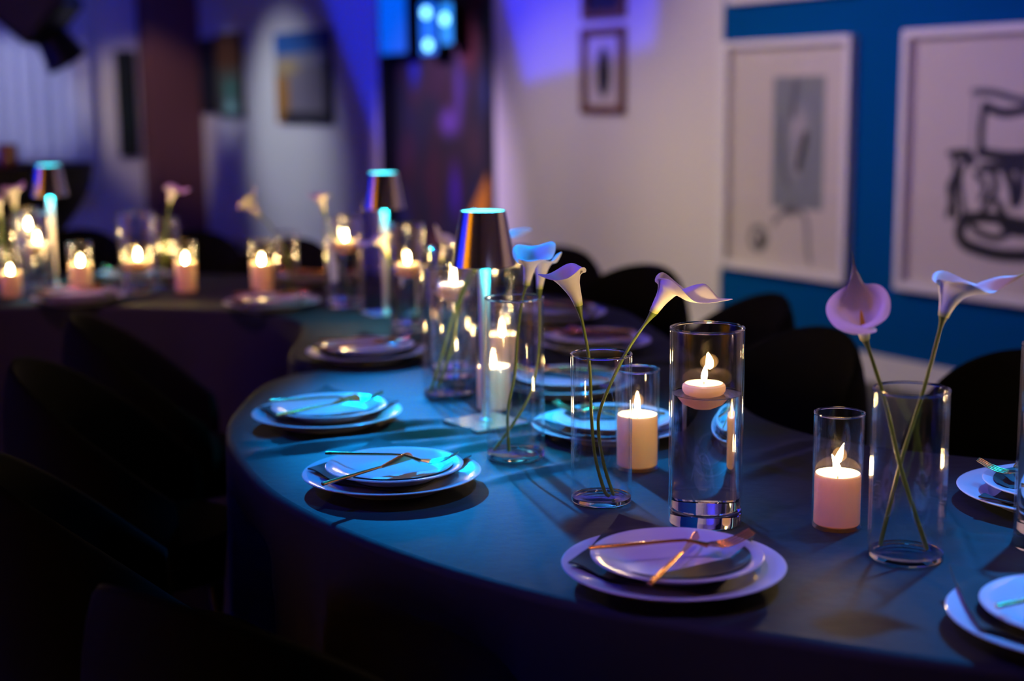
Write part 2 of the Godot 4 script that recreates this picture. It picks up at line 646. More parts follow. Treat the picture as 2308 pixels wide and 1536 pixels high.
# ------------------------------------------------------------------ calla lilies
func calla(label: String, at: Vector3, stem: Array, axis: Vector3, tip: Vector3, r0: float, front: float, back: float, kt: Array, kb: Array, sigma := 0.5, thick := 0.0026, green_tip := 0.0) -> Node3D:
	# stem: points from at; axis: the way the flower opens; tip: the side its point is on; front/back: length of the petal at the point / opposite
	# kt, kb: [share of length, angle away from the axis] along the point side and the opposite side
	var o := thing("calla_lily", label, "flower", at, 0.0, "pale calla lilies in glass vases")
	var path := smooth(stem, 8)
	var rad := []
	for i in path.size():
		var t := float(i) / (path.size() - 1)
		rad.append(thick * (1.0 - 0.18 * t) if t < 0.94 else lerpf(thick * 0.84, r0 * 0.96, (t - 0.94) / 0.06))
	var s := Mb.new()
	s.tube(path, rad, 12)
	obj("stem", s.done(), M.stem, o)
	var foot: Vector3 = path[path.size() - 1]
	var a := axis.normalized()
	var x := (tip - a * tip.dot(a)).normalized()
	var y := a.cross(x)
	var nu := 56
	var nv := 30
	var outer := []
	var cols := []
	for i in nv + 1:
		outer.append([])
		cols.append([])
	for j in nu + 1:
		var phi := lerpf(-PI - 0.42, PI + 0.42, float(j) / nu)
		var spiral := 1.0 + 0.07 * phi / PI
		var w := pow(0.5 + 0.5 * cos(phi), 1.2)
		if absf(phi) > PI:
			w = 0.0
		var bump := exp(-pow(phi / sigma, 2.0))
		var ln := lerpf(back, front, 0.22 * w + 0.78 * bump)
		ln *= 1.0 - 0.16 * smoothstep(PI - 0.3, PI + 0.42, absf(phi))
		var r := r0
		var h := 0.0
		var ds := ln / nv
		for i in nv + 1:
			var t := float(i) / nv
			var wav := 1.0 + 0.05 * t * t * sin(3.0 * phi + 0.7)
			var rr := r * (1.0 + (spiral - 1.0) * (0.4 + t))
			# the point narrows to its end
			var ph := phi
			ph = phi * (1.0 - 0.94 * pow(smoothstep(back * 0.82, front, t * ln), 0.55) * clampf(front / back - 1.0, 0, 1))
			outer[i].append(foot + a * h * wav + (x * cos(ph) + y * sin(ph)) * rr)
			var col := Color(0.55, 0.62, 0.16).lerp(Color(0.86, 0.82, 0.80), smoothstep(0.02, 0.2, t * ln / back))
			if green_tip > 0.0:
				col = col.lerp(Color(0.55, 0.60, 0.10), bump * smoothstep(1.0 - green_tip, 1.0 - green_tip * 0.4, t))
			cols[i].append(col)
			var al := lerpf(keyed(kb, t), keyed(kt, t), w)
			r += sin(al) * ds
			h += cos(al) * ds
			r = maxf(r, 0.0008)
	# a shell: the outer skin, an inner skin a petal's thickness inside it, and the edge between
	var inner := []
	for i in nv + 1:
		var row := []
		for j in nu + 1:
			var du: Vector3 = outer[i][mini(j + 1, nu)] - outer[i][maxi(j - 1, 0)]
			var dv: Vector3 = outer[mini(i + 1, nv)][j] - outer[maxi(i - 1, 0)][j]
			var nn := du.cross(dv)
			nn = nn.normalized() if nn.length() > 1e-12 else Vector3.ZERO
			row.append(outer[i][j] - nn * 0.0007)
		inner.append(row)
	var b := Mb.new()
	b.grid(outer, false, false, cols)
	var flip := []
	var fc := []
	for i in nv + 1:
		flip.append(inner[nv - i])
		fc.append(cols[nv - i])
	b.grid(flip, false, false, fc)
	var eo := []
	var ei := []
	var ec := []
	for j in nu + 1:
		eo.append(outer[nv][j]); ei.append(inner[nv][j]); ec.append(cols[nv][j])
	b.grid([eo, ei], false, false, [ec, ec])
	b.solid = false
	obj("spathe", b.done(), M.petal, o)
	var sp := Mb.new()
	var sp_path := []
	var sp_rad := []
	for k in 9:
		var t := k / 8.0
		sp_path.append(foot + a * (0.004 + back * 0.62 * t) + x * 0.002 * t)
		sp_rad.append(0.0032 * sqrt(maxf(0.02, 1.0 - t * t)))
	sp.tube(sp_path, sp_rad, 10)
	obj("spadix", sp.done(), M.spadix, o)
	return o

# ------------------------------------------------------------------ chairs
func chair(label: String, at: Vector3, turn: float) -> Node3D:
	# a black tub chair, its back towards +z
	var o := thing("tub_chair", label, "chair", at, turn, "black tub chairs round the tables")
	var sh := Mb.new()
	var rows := []
	var n := 44
	for i in n + 1:
		var th := lerpf(-1.95, 1.95, float(i) / n)
		var c := cos(th * 0.5)
		var top := 0.47 + 0.345 * pow(c, 2.2)
		var low := 0.40
		var row := []
		for k in 20:
			var a := TAU * k / 20
			var yy := lerpf(low, top, 0.5 + 0.5 * sin(a))
			var out := cos(a) * 0.022 * sqrt(1.0) + 0.10 * (yy - low) * maxf(0, cos(th)) + 0.02 * sin(PI * clampf((yy - low) / (top - low), 0, 1))
			var rx := 0.205 + out
			var rz := 0.20 + out
			row.append(Vector3(rx * sin(th), yy, rz * cos(th)))
		rows.append(row)
	var f: Array = rows[0].duplicate()
	f.reverse()
	sh.grid(rows, true)
	sh.fan(f)
	sh.fan(rows[n])
	obj("backrest", sh.done(), M.velvet, o)
	var se := Mb.new()
	se.lathe([Vector2(0, 0.38), Vector2(0.18, 0.38), Vector2(0.198, 0.395), Vector2(0.204, 0.43), Vector2(0.198, 0.455), Vector2(0.18, 0.47), Vector2(0, 0.475)], 40)
	obj("seat", se.done(), M.velvet, o)
	for k in [[-1, -1], [1, -1], [-1, 1], [1, 1]]:
		var l := Mb.new()
		l.tube([Vector3(k[0] * 0.21, 0.0, k[1] * 0.20), Vector3(k[0] * 0.15, 0.385, k[1] * 0.14)], [0.009, 0.016], 10)
		obj("leg", l.done(), M.black_metal, o)
	return o

# ------------------------------------------------------------------ cloths
func cloth(called: String, label: String, el: Array, er: Array, folds: Array, nc: int, nr: int, seed_: int) -> void:
	# el and er: the two long edges, both from the same first to the same last point
	var L := resample(smooth(el, 10), nc)
	var R := resample(smooth(er, 10), nc)
	var f := FastNoiseLite.new()
	f.seed = seed_
	f.frequency = 2.2
	var height := func(p: Vector2) -> float:
		var y := 0.0
		for fo in folds:
			var a: Vector2 = fo[0]
			var b: Vector2 = fo[1]
			var t := clampf((p - a).dot(b - a) / (b - a).length_squared(), 0, 1)
			var q := a.lerp(b, t)
			var bow: float = fo[4] if fo.size() > 4 else 0.0
			q += (b - a).orthogonal().normalized() * bow * sin(PI * t)
			var d := p.distance_to(q)
			var wide: float = fo[3] * (0.62 if (p.y - q.y) > 0.0 else 2.0)     # steep towards the viewer's side
			for pl in NEAR_PLATES:
				wide = minf(wide, 0.0001 + 0.4 * maxf(0.0, p.distance_to(pl) - 0.1)) if p.distance_to(pl) < 0.16 else wide
			y += fo[2] * exp(-pow(d / wide, 2.0)) * clampf(0.25 + 3.0 * minf(t, 1.0 - t), 0, 1)
		return y
	var b := Mb.new()
	var rows := []
	for i in nc:
		var row := []
		for j in nr:
			var p: Vector2 = L[i].lerp(R[i], float(j) / (nr - 1))
			var edge := minf(j, nr - 1 - j)
			row.append(Vector3(p.x, TY + height.call(p) * clampf(edge / 3.0, 0, 1), p.y))
		rows.append(row)
	b.grid(rows)
	# the drop: once round the outline
	var loop := []
	for i in nc - 1:
		loop.append(L[i])
	for i in nc - 1:
		loop.append(R[nc - 1 - i])
	var m := loop.size()
	var area := 0.0
	for i in m:
		area += loop[i].cross(loop[(i + 1) % m])
	var drops := []
	for k in 17:
		drops.append([])
	var acc := 0.0
	for i in m:
		var d: Vector2 = (loop[(i + 1) % m] - loop[(i - 1 + m) % m])
		d = d.normalized() if d.length() > 1e-9 else Vector2.RIGHT
		var nn := Vector2(d.y, -d.x) * signf(area)
		acc += loop[i].distance_to(loop[(i - 1 + m) % m])
		for k in 17:
			var yy := 0.0
			var out := 0.0
			if k < 5:
				var t := k / 4.0 * PI / 2
				out = 0.012 * sin(t)
				yy = TY - 0.012 * (1.0 - cos(t))
			else:
				var t := (k - 4) / 12.0
				yy = lerpf(TY - 0.012, 0.012, t)
				out = 0.012 + 0.02 * t + 0.030 * smoothstep(0.0, 0.7, t) * (0.6 * sin(acc * 17.0 + 1.3 * sin(acc * 3.1)) + 0.4 * sin(acc * 31.0 + 2.0))
			out = lerpf(minf(out, 0.012), out, smoothstep(0.03, 0.2, absf(loop[i].y + 2.97)))
			var pt := Vector2(loop[i].x + nn.x * out, loop[i].y + nn.y * out)
			for ch in CHAIRS:        # chairs tucked in push the cloth under the table
				var mid: Vector2 = ch[1] - Vector2(sin(ch[2]), cos(ch[2])) * 0.245
				var far := pt.distance_to(mid)
				var keep := 0.262 * (1.0 - smoothstep(0.60, 0.735, yy))
				if far < keep:
					var way := (pt - mid) / maxf(far, 1e-4)
					if way.dot(Vector2(sin(ch[2]), cos(ch[2]))) > -0.2:
						way = (way - Vector2(sin(ch[2]), cos(ch[2])) * 1.5).normalized()
					pt = mid + way * keep
			drops[k].append(Vector3(pt.x, yy, pt.y))
	b.grid(drops, true)
	b.solid = false
	# turn the top upwards and the drop outwards together
	var first := (b.v[b.idx[1]] - b.v[b.idx[0]]).cross(b.v[b.idx[2]] - b.v[b.idx[0]])
	var q := nc * (nr / 2) + nr / 2
	var up := (b.v[q + 1] - b.v[q]).cross(b.v[q + nr] - b.v[q])
	if up.y > 0:
		b.turn()
	var o := obj(called, b.done(), M.cloth)
	tag(o, label, "tablecloth", "black floor-length tablecloths")


# ------------------------------------------------------------------ the scene
func _ready() -> void:
	rng.seed = 7
	# camera
	var cam := Camera3D.new()
	cam.name = "camera"
	add_child(cam)
	cam.position = Vector3(0, 1.31, 0)
	var pitch := deg_to_rad(9.7)
	var roll := deg_to_rad(0.6)
	var fwd := Vector3(0, -sin(pitch), -cos(pitch))
	var r0 := Vector3.RIGHT
	var u0 := r0.cross(fwd)
	cam.basis = Basis(r0 * cos(roll) - u0 * sin(roll), u0 * cos(roll) + r0 * sin(roll), -fwd)
	cam.fov = 26.93
	cam.near = 0.05
	cam.far = 60
	var ca := CameraAttributesPhysical.new()
	ca.frustum_focal_length = 50.1
	ca.frustum_focus_distance = 1.93
	ca.frustum_near = 0.05
	ca.frustum_far = 60
	ca.exposure_aperture = 2.0
	cam.attributes = ca
	cam.current = true
	# air
	var we := WorldEnvironment.new()
	we.name = "environment"
	add_child(we)
	var env := Environment.new()
	env.background_mode = Environment.BG_COLOR
	env.background_color = Color.BLACK
	env.tonemap_mode = Environment.TONE_MAPPER_LINEAR
	env.tonemap_exposure = 1.0
	env.sdfgi_enabled = true
	env.ssao_enabled = true
	env.ssil_enabled = true
	we.environment = env
	materials()
	# the room's lights, with unseen fills added to brighten single things
	var cyan := Color(0.0, 0.57, 0.98)
	var blue := Color(0.06, 0.14, 1.0)
	var lilac := Color(0.56, 0.42, 1.0)
	var warm := Color(1.0, 0.91, 0.76)
	spotlight("black stage spotlight with a cyan lens aimed at the near table", Vector3(0.75, 3.05, -2.75), Vector3(-0.08, 0.75, -2.32), cyan, 12.0, 12.5, 1.0, 0.04)
	spotlight("black stage spotlight with a cyan lens low behind the near table", Vector3(-1.2, 2.9, -6.4), Vector3(-0.06, 0.75, -2.33), cyan, 95.0, 4.9, 1.0, 0.05)
	spotlight("black stage spotlight with a cyan lens aimed at the right end of the near table", Vector3(1.55, 3.05, -3.0), Vector3(0.74, 0.75, -1.58), cyan, 24.0, 10.0, 1.0, 0.04)
	spotlight("black stage spotlight with a cyan lens aimed at the far table", Vector3(-0.9, 3.05, -4.7), Vector3(-1.48, 0.75, -4.22), cyan, 34.0, 13, 1.0, 0.04)
	spotlight("black stage spotlight with a lilac lens washing the long wall", wallpos(-3.2, 3.0, 3.4), wallpos(-2.7, 2.5, 0), Color(0.52, 0.45, 1.0), 3.6, 29, 1.0)
	spotlight("black stage spotlight with a lilac lens washing the nearer wall", wallpos(-0.2, 3.0, 3.0), wallpos(0.4, 2.0, 0), lilac, 3.5, 40, 1.0)
	spotlight("black stage spotlight with a lilac lens above the middle of the room", Vector3(-0.6, 3.0, -0.9), Vector3(0.34, 0.88, -1.62), Color(0.50, 0.38, 1.0), 2.8, 13, 1.0, 0.06)
	spotlight("black stage spotlight with a lilac lens over the gap between the tables", Vector3(-1.2, 3.0, -2.4), Vector3(0.0, 0.75, -3.25), lilac, 2.2, 15, 1.0, 0.06)
	spotlight("black gallery spotlight with a warm lens facing the framed sketches", wallpos(-1.7, 2.7, 3.0), wallpos(-0.6, 0.8, 0), warm, 5.6, 34, 1.0)
	spotlight("black gallery spotlight with a warm lens facing the small oval frame", wallpos(-3.6, 2.7, 2.6), wallpos(-2.6, 0.3, 0), warm, 4.2, 28, 1.0)
	spotlight("black gallery spotlight with a pale lens facing the far canvases", wallpos(-7.6, 2.7, 2.6), wallpos(-7.15, 1.0, 0), Color(0.86, 0.90, 0.96), 6.6, 22, 1.0)
	spotlight("unseen pale spotlight added to brighten the narrow brown and green canvas", wallpos(-7.9, 2.9, 2.2), wallpos(-8.5, 1.45, 0), Color(0.9, 0.92, 0.95), 3.5, 11, 1.0)  # added to lift the dim canvas, lamp unseen
	spotlight("unseen violet spotlight added above the left side of the tables", Vector3(-2.3, 2.9, -2.7), Vector3(0.0, 0.98, -2.1), Color(0.15, 0.15, 1.0), 7.0, 11, 1.0, 0.05)  # added for violet on the callas, lamp unseen
	spotlight("unseen lilac spotlight added to brighten the tall abstract painting", wallpos(-4.9, 2.9, 2.4), wallpos(-4.5, 0.9, 0), Color(0.85, 0.72, 1.0), 18.0, 20, 0.8)  # unseen lamp put in to brighten the dark painting
	spotlight("unseen warm fill spotlight added over the viewer's end of the table", Vector3(0.7, 3.1, -0.7), Vector3(0.42, 1.0, -1.72), Color(1.0, 0.76, 0.62), 1.0, 13, 1.0, 0.1)  # warm fill added for the front flowers
	spotlight("unseen pink spotlight added over the far table", Vector3(-1.5, 3.1, -2.6), Vector3(-0.9, 0.95, -4.1), Color(1.0, 0.55, 0.95), 2.6, 20, 1.0, 0.1)  # put in to tint the far callas pink
	spotlight("unseen warm spotlight added to brighten the brown pillar", wallpos(-7.5, 2.9, 2.5), wallpos(-9.4, 1.2, 0.4), warm, 4.0, 14, 0.8)  # extra unseen lamp that lifts the pillar
	var from := wallpos(-4.2, 3.0, 3.2)
	spotlight("black stage spotlight with blue lens and barn doors beside the small frames", from, wallpos(-2.75, 1.9, 0), Color(0.05, 0.12, 1.0), 15, 16, 0.1, 0.01, [[wallpos(-3.339, 1.404), wallpos(-2.044, 1.588), wallpos(-2.7, 0.8)], [wallpos(-3.567, 1.917), wallpos(-3.339, 1.404), wallpos(-4.2, 1.6)], [wallpos(-2.007, 1.821), wallpos(-2.044, 1.588), wallpos(-1.2, 1.7)]])
	spotlight("black stage spotlight with blue lens and barn door beside the far canvas", wallpos(-4.4, 3.0, 3.4), wallpos(-5.4, 2.0, 0), Color(0.02, 0.16, 1.0), 11, 17, 0.15, 0.01, [[wallpos(-6.285, 2.084), wallpos(-5.409, 0.959), wallpos(-7.0, 1.0)]])
	spotlight("black stage spotlight with blue lens washing the back corner", wallpos(-7.0, 2.9, 2.0), wallpos(-9.6, 1.2, 0.9), Color(0.02, 0.22, 1.0), 1.6, 34, 0.8)
	spotlight("unseen pale spotlight added to brighten the curtained window", wallpos(-6.6, 2.9, 3.6), wallpos(-9.6, 1.3, 1.6), Color(0.84, 0.86, 1.0), 8, 9, 0.6)  # pale fill added to light the curtain
	for k in 4:
		spotlight(["black flood lamp with blue lens at the far end of the side wall", "black flood lamp with blue lens second from the far end of the side wall", "black flood lamp with blue lens third from the far end of the side wall", "black flood lamp with blue lens next to the yellow wall"][k], wallpos(-7.6 + 2.2 * k, 2.9, DEEP - 1.7), wallpos(-7.6 + 2.2 * k, 1.2, DEEP), blue, [1.0, 5.0, 26.0, 30.0][k], 50, 1.0, 0.08)
	spotlight("black flood lamp with warm lens facing the yellow wall", wallpos(1.5, 2.9, DEEP - 2.0), wallpos(1.5, 1.3, DEEP), Color(1.0, 0.86, 0.45), 16.0, 46, 1.0, 0.08)
	spotlight("unseen warm spotlight added to lighten the bare near white wall", wallpos(3.8, 3.0, 2.8), wallpos(3.8, 1.2, 0), Color(1.0, 0.84, 0.80), 6.0, 42, 1.0)  # added so the lamp shades reflect a lighter wall
	room()
	pictures()
	furniture()
	tables()
	settings()
	table_top_things()

func materials() -> void:
	M.black_metal = mat(Color(0.03, 0.03, 0.035), 0.45, 0.4)
	M.wick = mat(Color(0.03, 0.025, 0.02), 0.9)
	M.flame = glow(Color(1.0, 0.83, 0.52), 400.0)
	M.pane = mat(Color(1, 1, 1, 0.0), 0.02)
	M.pane.transparency = BaseMaterial3D.TRANSPARENCY_ALPHA
	M.pane.cull_mode = BaseMaterial3D.CULL_DISABLED
	M.glass = mat(Color(1, 1, 1, 0.0), 0.0)
	M.glass.refraction_enabled = true
	M.glass.refraction_scale = 0.05
	M.water = mat(Color(1, 1, 1, 0.0), 0.0)
	M.water.refraction_enabled = true
	M.water.refraction_scale = 0.033
	M.wax = mat(Color(0.95, 0.89, 0.78), 0.45)
	M.wax.backlight_enabled = true
	M.wax.backlight = Color(0.78, 0.62, 0.38)
	M.steel = mat(Color(0.86, 0.80, 0.75), 0.38, 0.5)
	M.shade = mat(Color(0.74, 0.70, 0.67), 0.16, 1.0)
	M.cap_glow = glow(Color(0.30, 0.90, 1.0), 9.0)  # cap made to glow in place of spotlight on metal
	M.gold_plate = mat(Color(0.96, 0.93, 0.82), 0.16, 0.85)
	M.gold = mat(Color(0.90, 0.62, 0.38), 0.2, 1.0)
	M.led = glow(Color(0.55, 0.95, 1.0), 3.0)
	M.china = mat(Color(0.74, 0.74, 0.77), 0.16)
	M.china.metallic_specular = 0.38
	M.napkin = mat(Color(0.10, 0.10, 0.115), 0.85)
	M.card = mat(Color(0.10, 0.09, 0.09), 0.55)
	M.stem = mat(Color(0.36, 0.44, 0.10), 0.45)
	M.stem.backlight_enabled = true
	M.stem.backlight = Color(0.15, 0.2, 0.05)
	M.petal = mat(Color.WHITE, 0.5)
	M.petal.vertex_color_use_as_albedo = true
	M.petal.backlight_enabled = true
	M.petal.backlight = Color(0.5, 0.48, 0.46)
	M.petal.cull_mode = BaseMaterial3D.CULL_DISABLED
	M.spadix = mat(Color(0.90, 0.68, 0.15), 0.7)
	M.velvet = mat(Color(0.075, 0.075, 0.08), 0.9)
	M.velvet.rim_enabled = true
	M.velvet.rim = 0.1
	M.velvet.metallic_specular = 0.2
	M.cloth = mat(Color(0.165, 0.18, 0.195), 0.66)
	M.cloth.metallic_specular = 0.22
	M.cloth.normal_enabled = true
	M.cloth.normal_texture = noise_tex(0.02, 512, true, 3, 3.0)
	M.cloth.normal_scale = 0.25
	M.cloth.uv1_triplanar = true
	M.cloth.uv1_world_triplanar = true
	M.cloth.uv1_scale = Vector3(3.0, 3.0, 3.0)
	M.cloth.cull_mode = BaseMaterial3D.CULL_DISABLED
	var paint := noise_tex(0.015, 256, true, 5, 2.0)
	for k in [["white_wall", Color(0.86, 0.84, 0.83)], ["blue_wall", Color(0.0, 0.31, 0.55)], ["yellow_wall", Color(0.95, 0.68, 0.05)], ["trim", Color(0.88, 0.87, 0.86)], ["ceiling", Color(0.10, 0.10, 0.11)]]:
		var m := mat(k[1], 0.75)
		m.normal_enabled = true
		m.normal_texture = paint
		m.normal_scale = 0.15
		m.uv1_triplanar = true
		m.uv1_world_triplanar = true
		m.uv1_scale = Vector3(1.5, 1.5, 1.5)
		if k[0] == "blue_wall":
			m.roughness = 0.95
			m.metallic_specular = 0.15
		M[k[0]] = m
	M.floor = mat(Color(0.16, 0.14, 0.13), 0.4)
	M.floor.albedo_texture = noise_tex(0.02, 256, false, 9, 1.0, [Color(0.7, 0.7, 0.7), Color(1, 1, 1)])
	M.floor.uv1_triplanar = true
	M.floor.uv1_world_triplanar = true
	M.frame_white = mat(Color(0.90, 0.89, 0.90), 0.35)
	M.frame_gold = mat(Color(0.50, 0.33, 0.20), 0.45, 0.3)
	M.black = mat(Color(0.03, 0.03, 0.035), 0.5)
	M.board = mat(Color(0.84, 0.82, 0.80), 0.8)
	M.curtain = mat(Color(0.85, 0.85, 0.88), 0.8)
	M.curtain.backlight_enabled = true
	M.curtain.backlight = Color(0.5, 0.5, 0.55)
	M.pillar = mat(Color(0.42, 0.25, 0.26), 0.75)
	M.spandex = mat(Color(0.03, 0.03, 0.033), 0.7)
	M.dark_red = mat(Color(0.22, 0.03, 0.05), 0.6)

# a box standing in wall coordinates: s along the right wall, y up, d out of it
func wallbox(called: String, s0: float, s1: float, y0: float, y1: float, d0: float, d1: float, m: Material, label := "") -> MeshInstance3D:
	var o := struct(called, boxmesh(Vector3(s0, y0, d0), Vector3(s1, y1, d1)), m, label)
	o.transform = Transform3D(Basis(ES, Vector3.UP, NN), P0)
	return o

func room() -> void:
	wallbox("floor", -LEN_FAR - 0.2, LEN_NEAR + 0.2, -0.1, 0.0, -0.2, DEEP + 0.2, M.floor, "dark polished floor")
	wallbox("ceiling", -LEN_FAR - 0.2, LEN_NEAR + 0.2, HIGH, HIGH + 0.1, -0.2, DEEP + 0.2, M.ceiling, "dark ceiling")
	wallbox("wall_right", -3.72, -1.425, 0, HIGH, -0.15, 0.0, M.white_wall, "white wall with the small oval frame")
	wallbox("wall_right_near", 1.6, LEN_NEAR, 0, HIGH, -0.15, 0.0, M.white_wall)
	wallbox("wall_right_blue", -1.425, 1.6, 0, HIGH, -0.15, 0.012, M.blue_wall, "blue painted wall with the white framed sketches")
	wallbox("wall_right_far", -LEN_FAR, -5.40, 0, HIGH, -0.15, 0.0, M.white_wall, "far white wall with the canvases")
	wallbox("wall_right_top", -5.40, -3.72, 2.75, HIGH, -0.15, 0.0, M.white_wall)
	wallbox("wall_recess", -5.5, -3.6, 0, 2.85, -0.55, -0.45, M.black)
	wallbox("wall_back", -LEN_FAR - 0.15, -LEN_FAR, 0, HIGH, -0.15, DEEP + 0.15, M.white_wall, "back wall with the curtained window")
	wallbox("wall_left", -LEN_FAR, 0.05, 0, HIGH, DEEP, DEEP + 0.15, M.white_wall)
	wallbox("wall_left_yellow", 0.05, 3.2, 0, HIGH, DEEP - 0.01, DEEP + 0.15, M.yellow_wall)
	wallbox("wall_left_near", 3.2, LEN_NEAR, 0, HIGH, DEEP, DEEP + 0.15, M.white_wall)
	wallbox("wall_front", LEN_NEAR, LEN_NEAR + 0.15, 0, HIGH, -0.15, DEEP + 0.15, M.white_wall)
	wallbox("baseboard_right", -1.425, LEN_NEAR, 0, 0.13, 0.012, 0.03, M.trim, "white baseboard under the blue wall")
	wallbox("baseboard_right_white", -3.72, -1.425, 0, 0.13, 0.0, 0.018, M.trim)
	wallbox("trim_1", -1.47, -1.425, 0.0, HIGH, 0.0, 0.022, M.trim, "white edge strip between the white and the blue wall")
	wallbox("pillar", -LEN_FAR, -LEN_FAR + 0.35, 0, HIGH, 0.0, 0.50, M.pillar, "brown corner pillar at the end of the room")
	# the curtained window in the back wall, left of the pillar
	var w := thing("window_1", "pale lit window behind the white curtain", "window", wallpos(-LEN_FAR, 0, 0))
	w.set_meta("kind", "structure")
	w.basis = Basis(-NN, Vector3.UP, ES)
	var fr := Mb.new()
	for q in [[-2.35, -2.28, 0.5, 2.6], [-1.04, -0.97, 0.5, 2.6], [-1.70, -1.65, 0.5, 2.6], [-2.35, -0.97, 2.53, 2.6], [-2.35, -0.97, 0.5, 0.57]]:
		fr.box(Vector3(q[0], q[2], 0.0), Vector3(q[1], q[3], 0.05), 0.004)
	obj("window_frame", fr.done(), M.frame_white, w)
	for q in [[-2.28, -1.70], [-1.65, -1.04]]:
		obj("pane", boxmesh(Vector3(q[0], 0.57, 0.005), Vector3(q[1], 2.53, 0.012)), glow(Color(0.25, 0.35, 0.75), 0.25), w)
	var cu := Mb.new()
	var top := []
	for layer in 2:
		var row := []
		for k in 121:
			var t := k / 120.0
			row.append(Vector2(lerpf(-2.3, -1.05, t), 0.16 + 0.035 * sin(t * 58.0) + 0.012 * sin(t * 23.0) + 0.003 * layer))
		top.append(row)
	for layer in 2:
		var rows := []
		for y in [0.45, 1.0, 1.6, 2.2, 2.62]:
			var row := []
			for p in top[layer]:
				row.append(Vector3(p.x, y, p.y))
			rows.append(row)
		if layer == 0:
			rows.reverse()
		cu.grid(rows)
	cu.solid = false
	var c := obj("curtain", cu.done(), M.curtain)
	tag(c, "white pleated curtain lit bluish lilac over the window at the back", "curtain")
	c.transform = w.transform

func framed(called: String, label: String, s0: float, s1: float, y0: float, y1: float, bar: float, deep: float, fm: Material, mount: float, im: Image, paper: Material, off := 0.0, glazed := true) -> Node3D:
	# a picture on the right wall: four mitred bars, backing, print, pane
	var o := thing(called, label, "picture", wallpos((s0 + s1) / 2, (y0 + y1) / 2, off))
	o.basis = Basis(ES, Vector3.UP, NN)
	var w := (s1 - s0) / 2
	var h := (y1 - y0) / 2
	for k in 4:
		var b := Mb.new()
		var a0: Vector2 = [Vector2(-w, -h), Vector2(w, -h), Vector2(w, h), Vector2(-w, h)][k]
		var a1: Vector2 = [Vector2(w, -h), Vector2(w, h), Vector2(-w, h), Vector2(-w, -h)][k]
		var i0 := Vector2(a0.x - signf(a0.x) * bar, a0.y - signf(a0.y) * bar)
		var i1 := Vector2(a1.x - signf(a1.x) * bar, a1.y - signf(a1.y) * bar)
		var q := func(p: Vector2, z: float) -> Vector3: return Vector3(p.x, p.y, z)
		var ring0 := [q.call(a0, 0.0), q.call(a0, deep - 0.003), q.call(a0.lerp(i0, 0.12), deep), q.call(a0.lerp(i0, 0.9), deep), q.call(i0, deep - 0.003), q.call(i0, 0.0)]
		var ring1 := [q.call(a1, 0.0), q.call(a1, deep - 0.003), q.call(a1.lerp(i1, 0.12), deep), q.call(a1.lerp(i1, 0.9), deep), q.call(i1, deep - 0.003), q.call(i1, 0.0)]
		for e in 6:
			b.face([ring0[e], ring1[e], ring1[(e + 1) % 6], ring0[(e + 1) % 6]])
		ring1.reverse()
		b.face(ring0)
		b.face(ring1)
		obj("frame_bar", b.done(), fm, o)
	obj("backing", boxmesh(Vector3(-w + bar * 0.5, -h + bar * 0.5, 0.002), Vector3(w - bar * 0.5, h - bar * 0.5, 0.006)), paper, o)
	if im != null:
		var pm := QuadMesh.new()
		pm.size = Vector2(2 * (w - bar - mount), 2 * (h - bar - mount))
		var p := obj("print", pm, picture_mat(im), o)
		p.position.z = 0.0075
	if glazed:
		obj("pane", boxmesh(Vector3(-w + bar * 0.9, -h + bar * 0.9, deep - 0.010), Vector3(w - bar * 0.9, h - bar * 0.9, deep - 0.008)), M.pane, o)
	return o

func canvas(label: String, s0: float, s1: float, y0: float, y1: float, im: Image, side: Color, tf: Transform3D) -> Node3D:
	# an unframed stretched canvas: body with the painting on its front
	var o := thing("canvas_painting", label, "painting")
	o.transform = tf * Transform3D(Basis(), Vector3((s0 + s1) / 2, (y0 + y1) / 2, 0))
	var w := (s1 - s0) / 2
	var h := (y1 - y0) / 2
	obj("stretcher", boxmesh(Vector3(-w, -h, 0.003), Vector3(w, h, 0.035), 0.004), mat(side, 0.8), o)
	var pm := QuadMesh.new()
	pm.size = Vector2(2 * w - 0.006, 2 * h - 0.006)
	var p := obj("painted_face", pm, picture_mat(im, 0.6), o)
	p.position.z = 0.0358
	return o

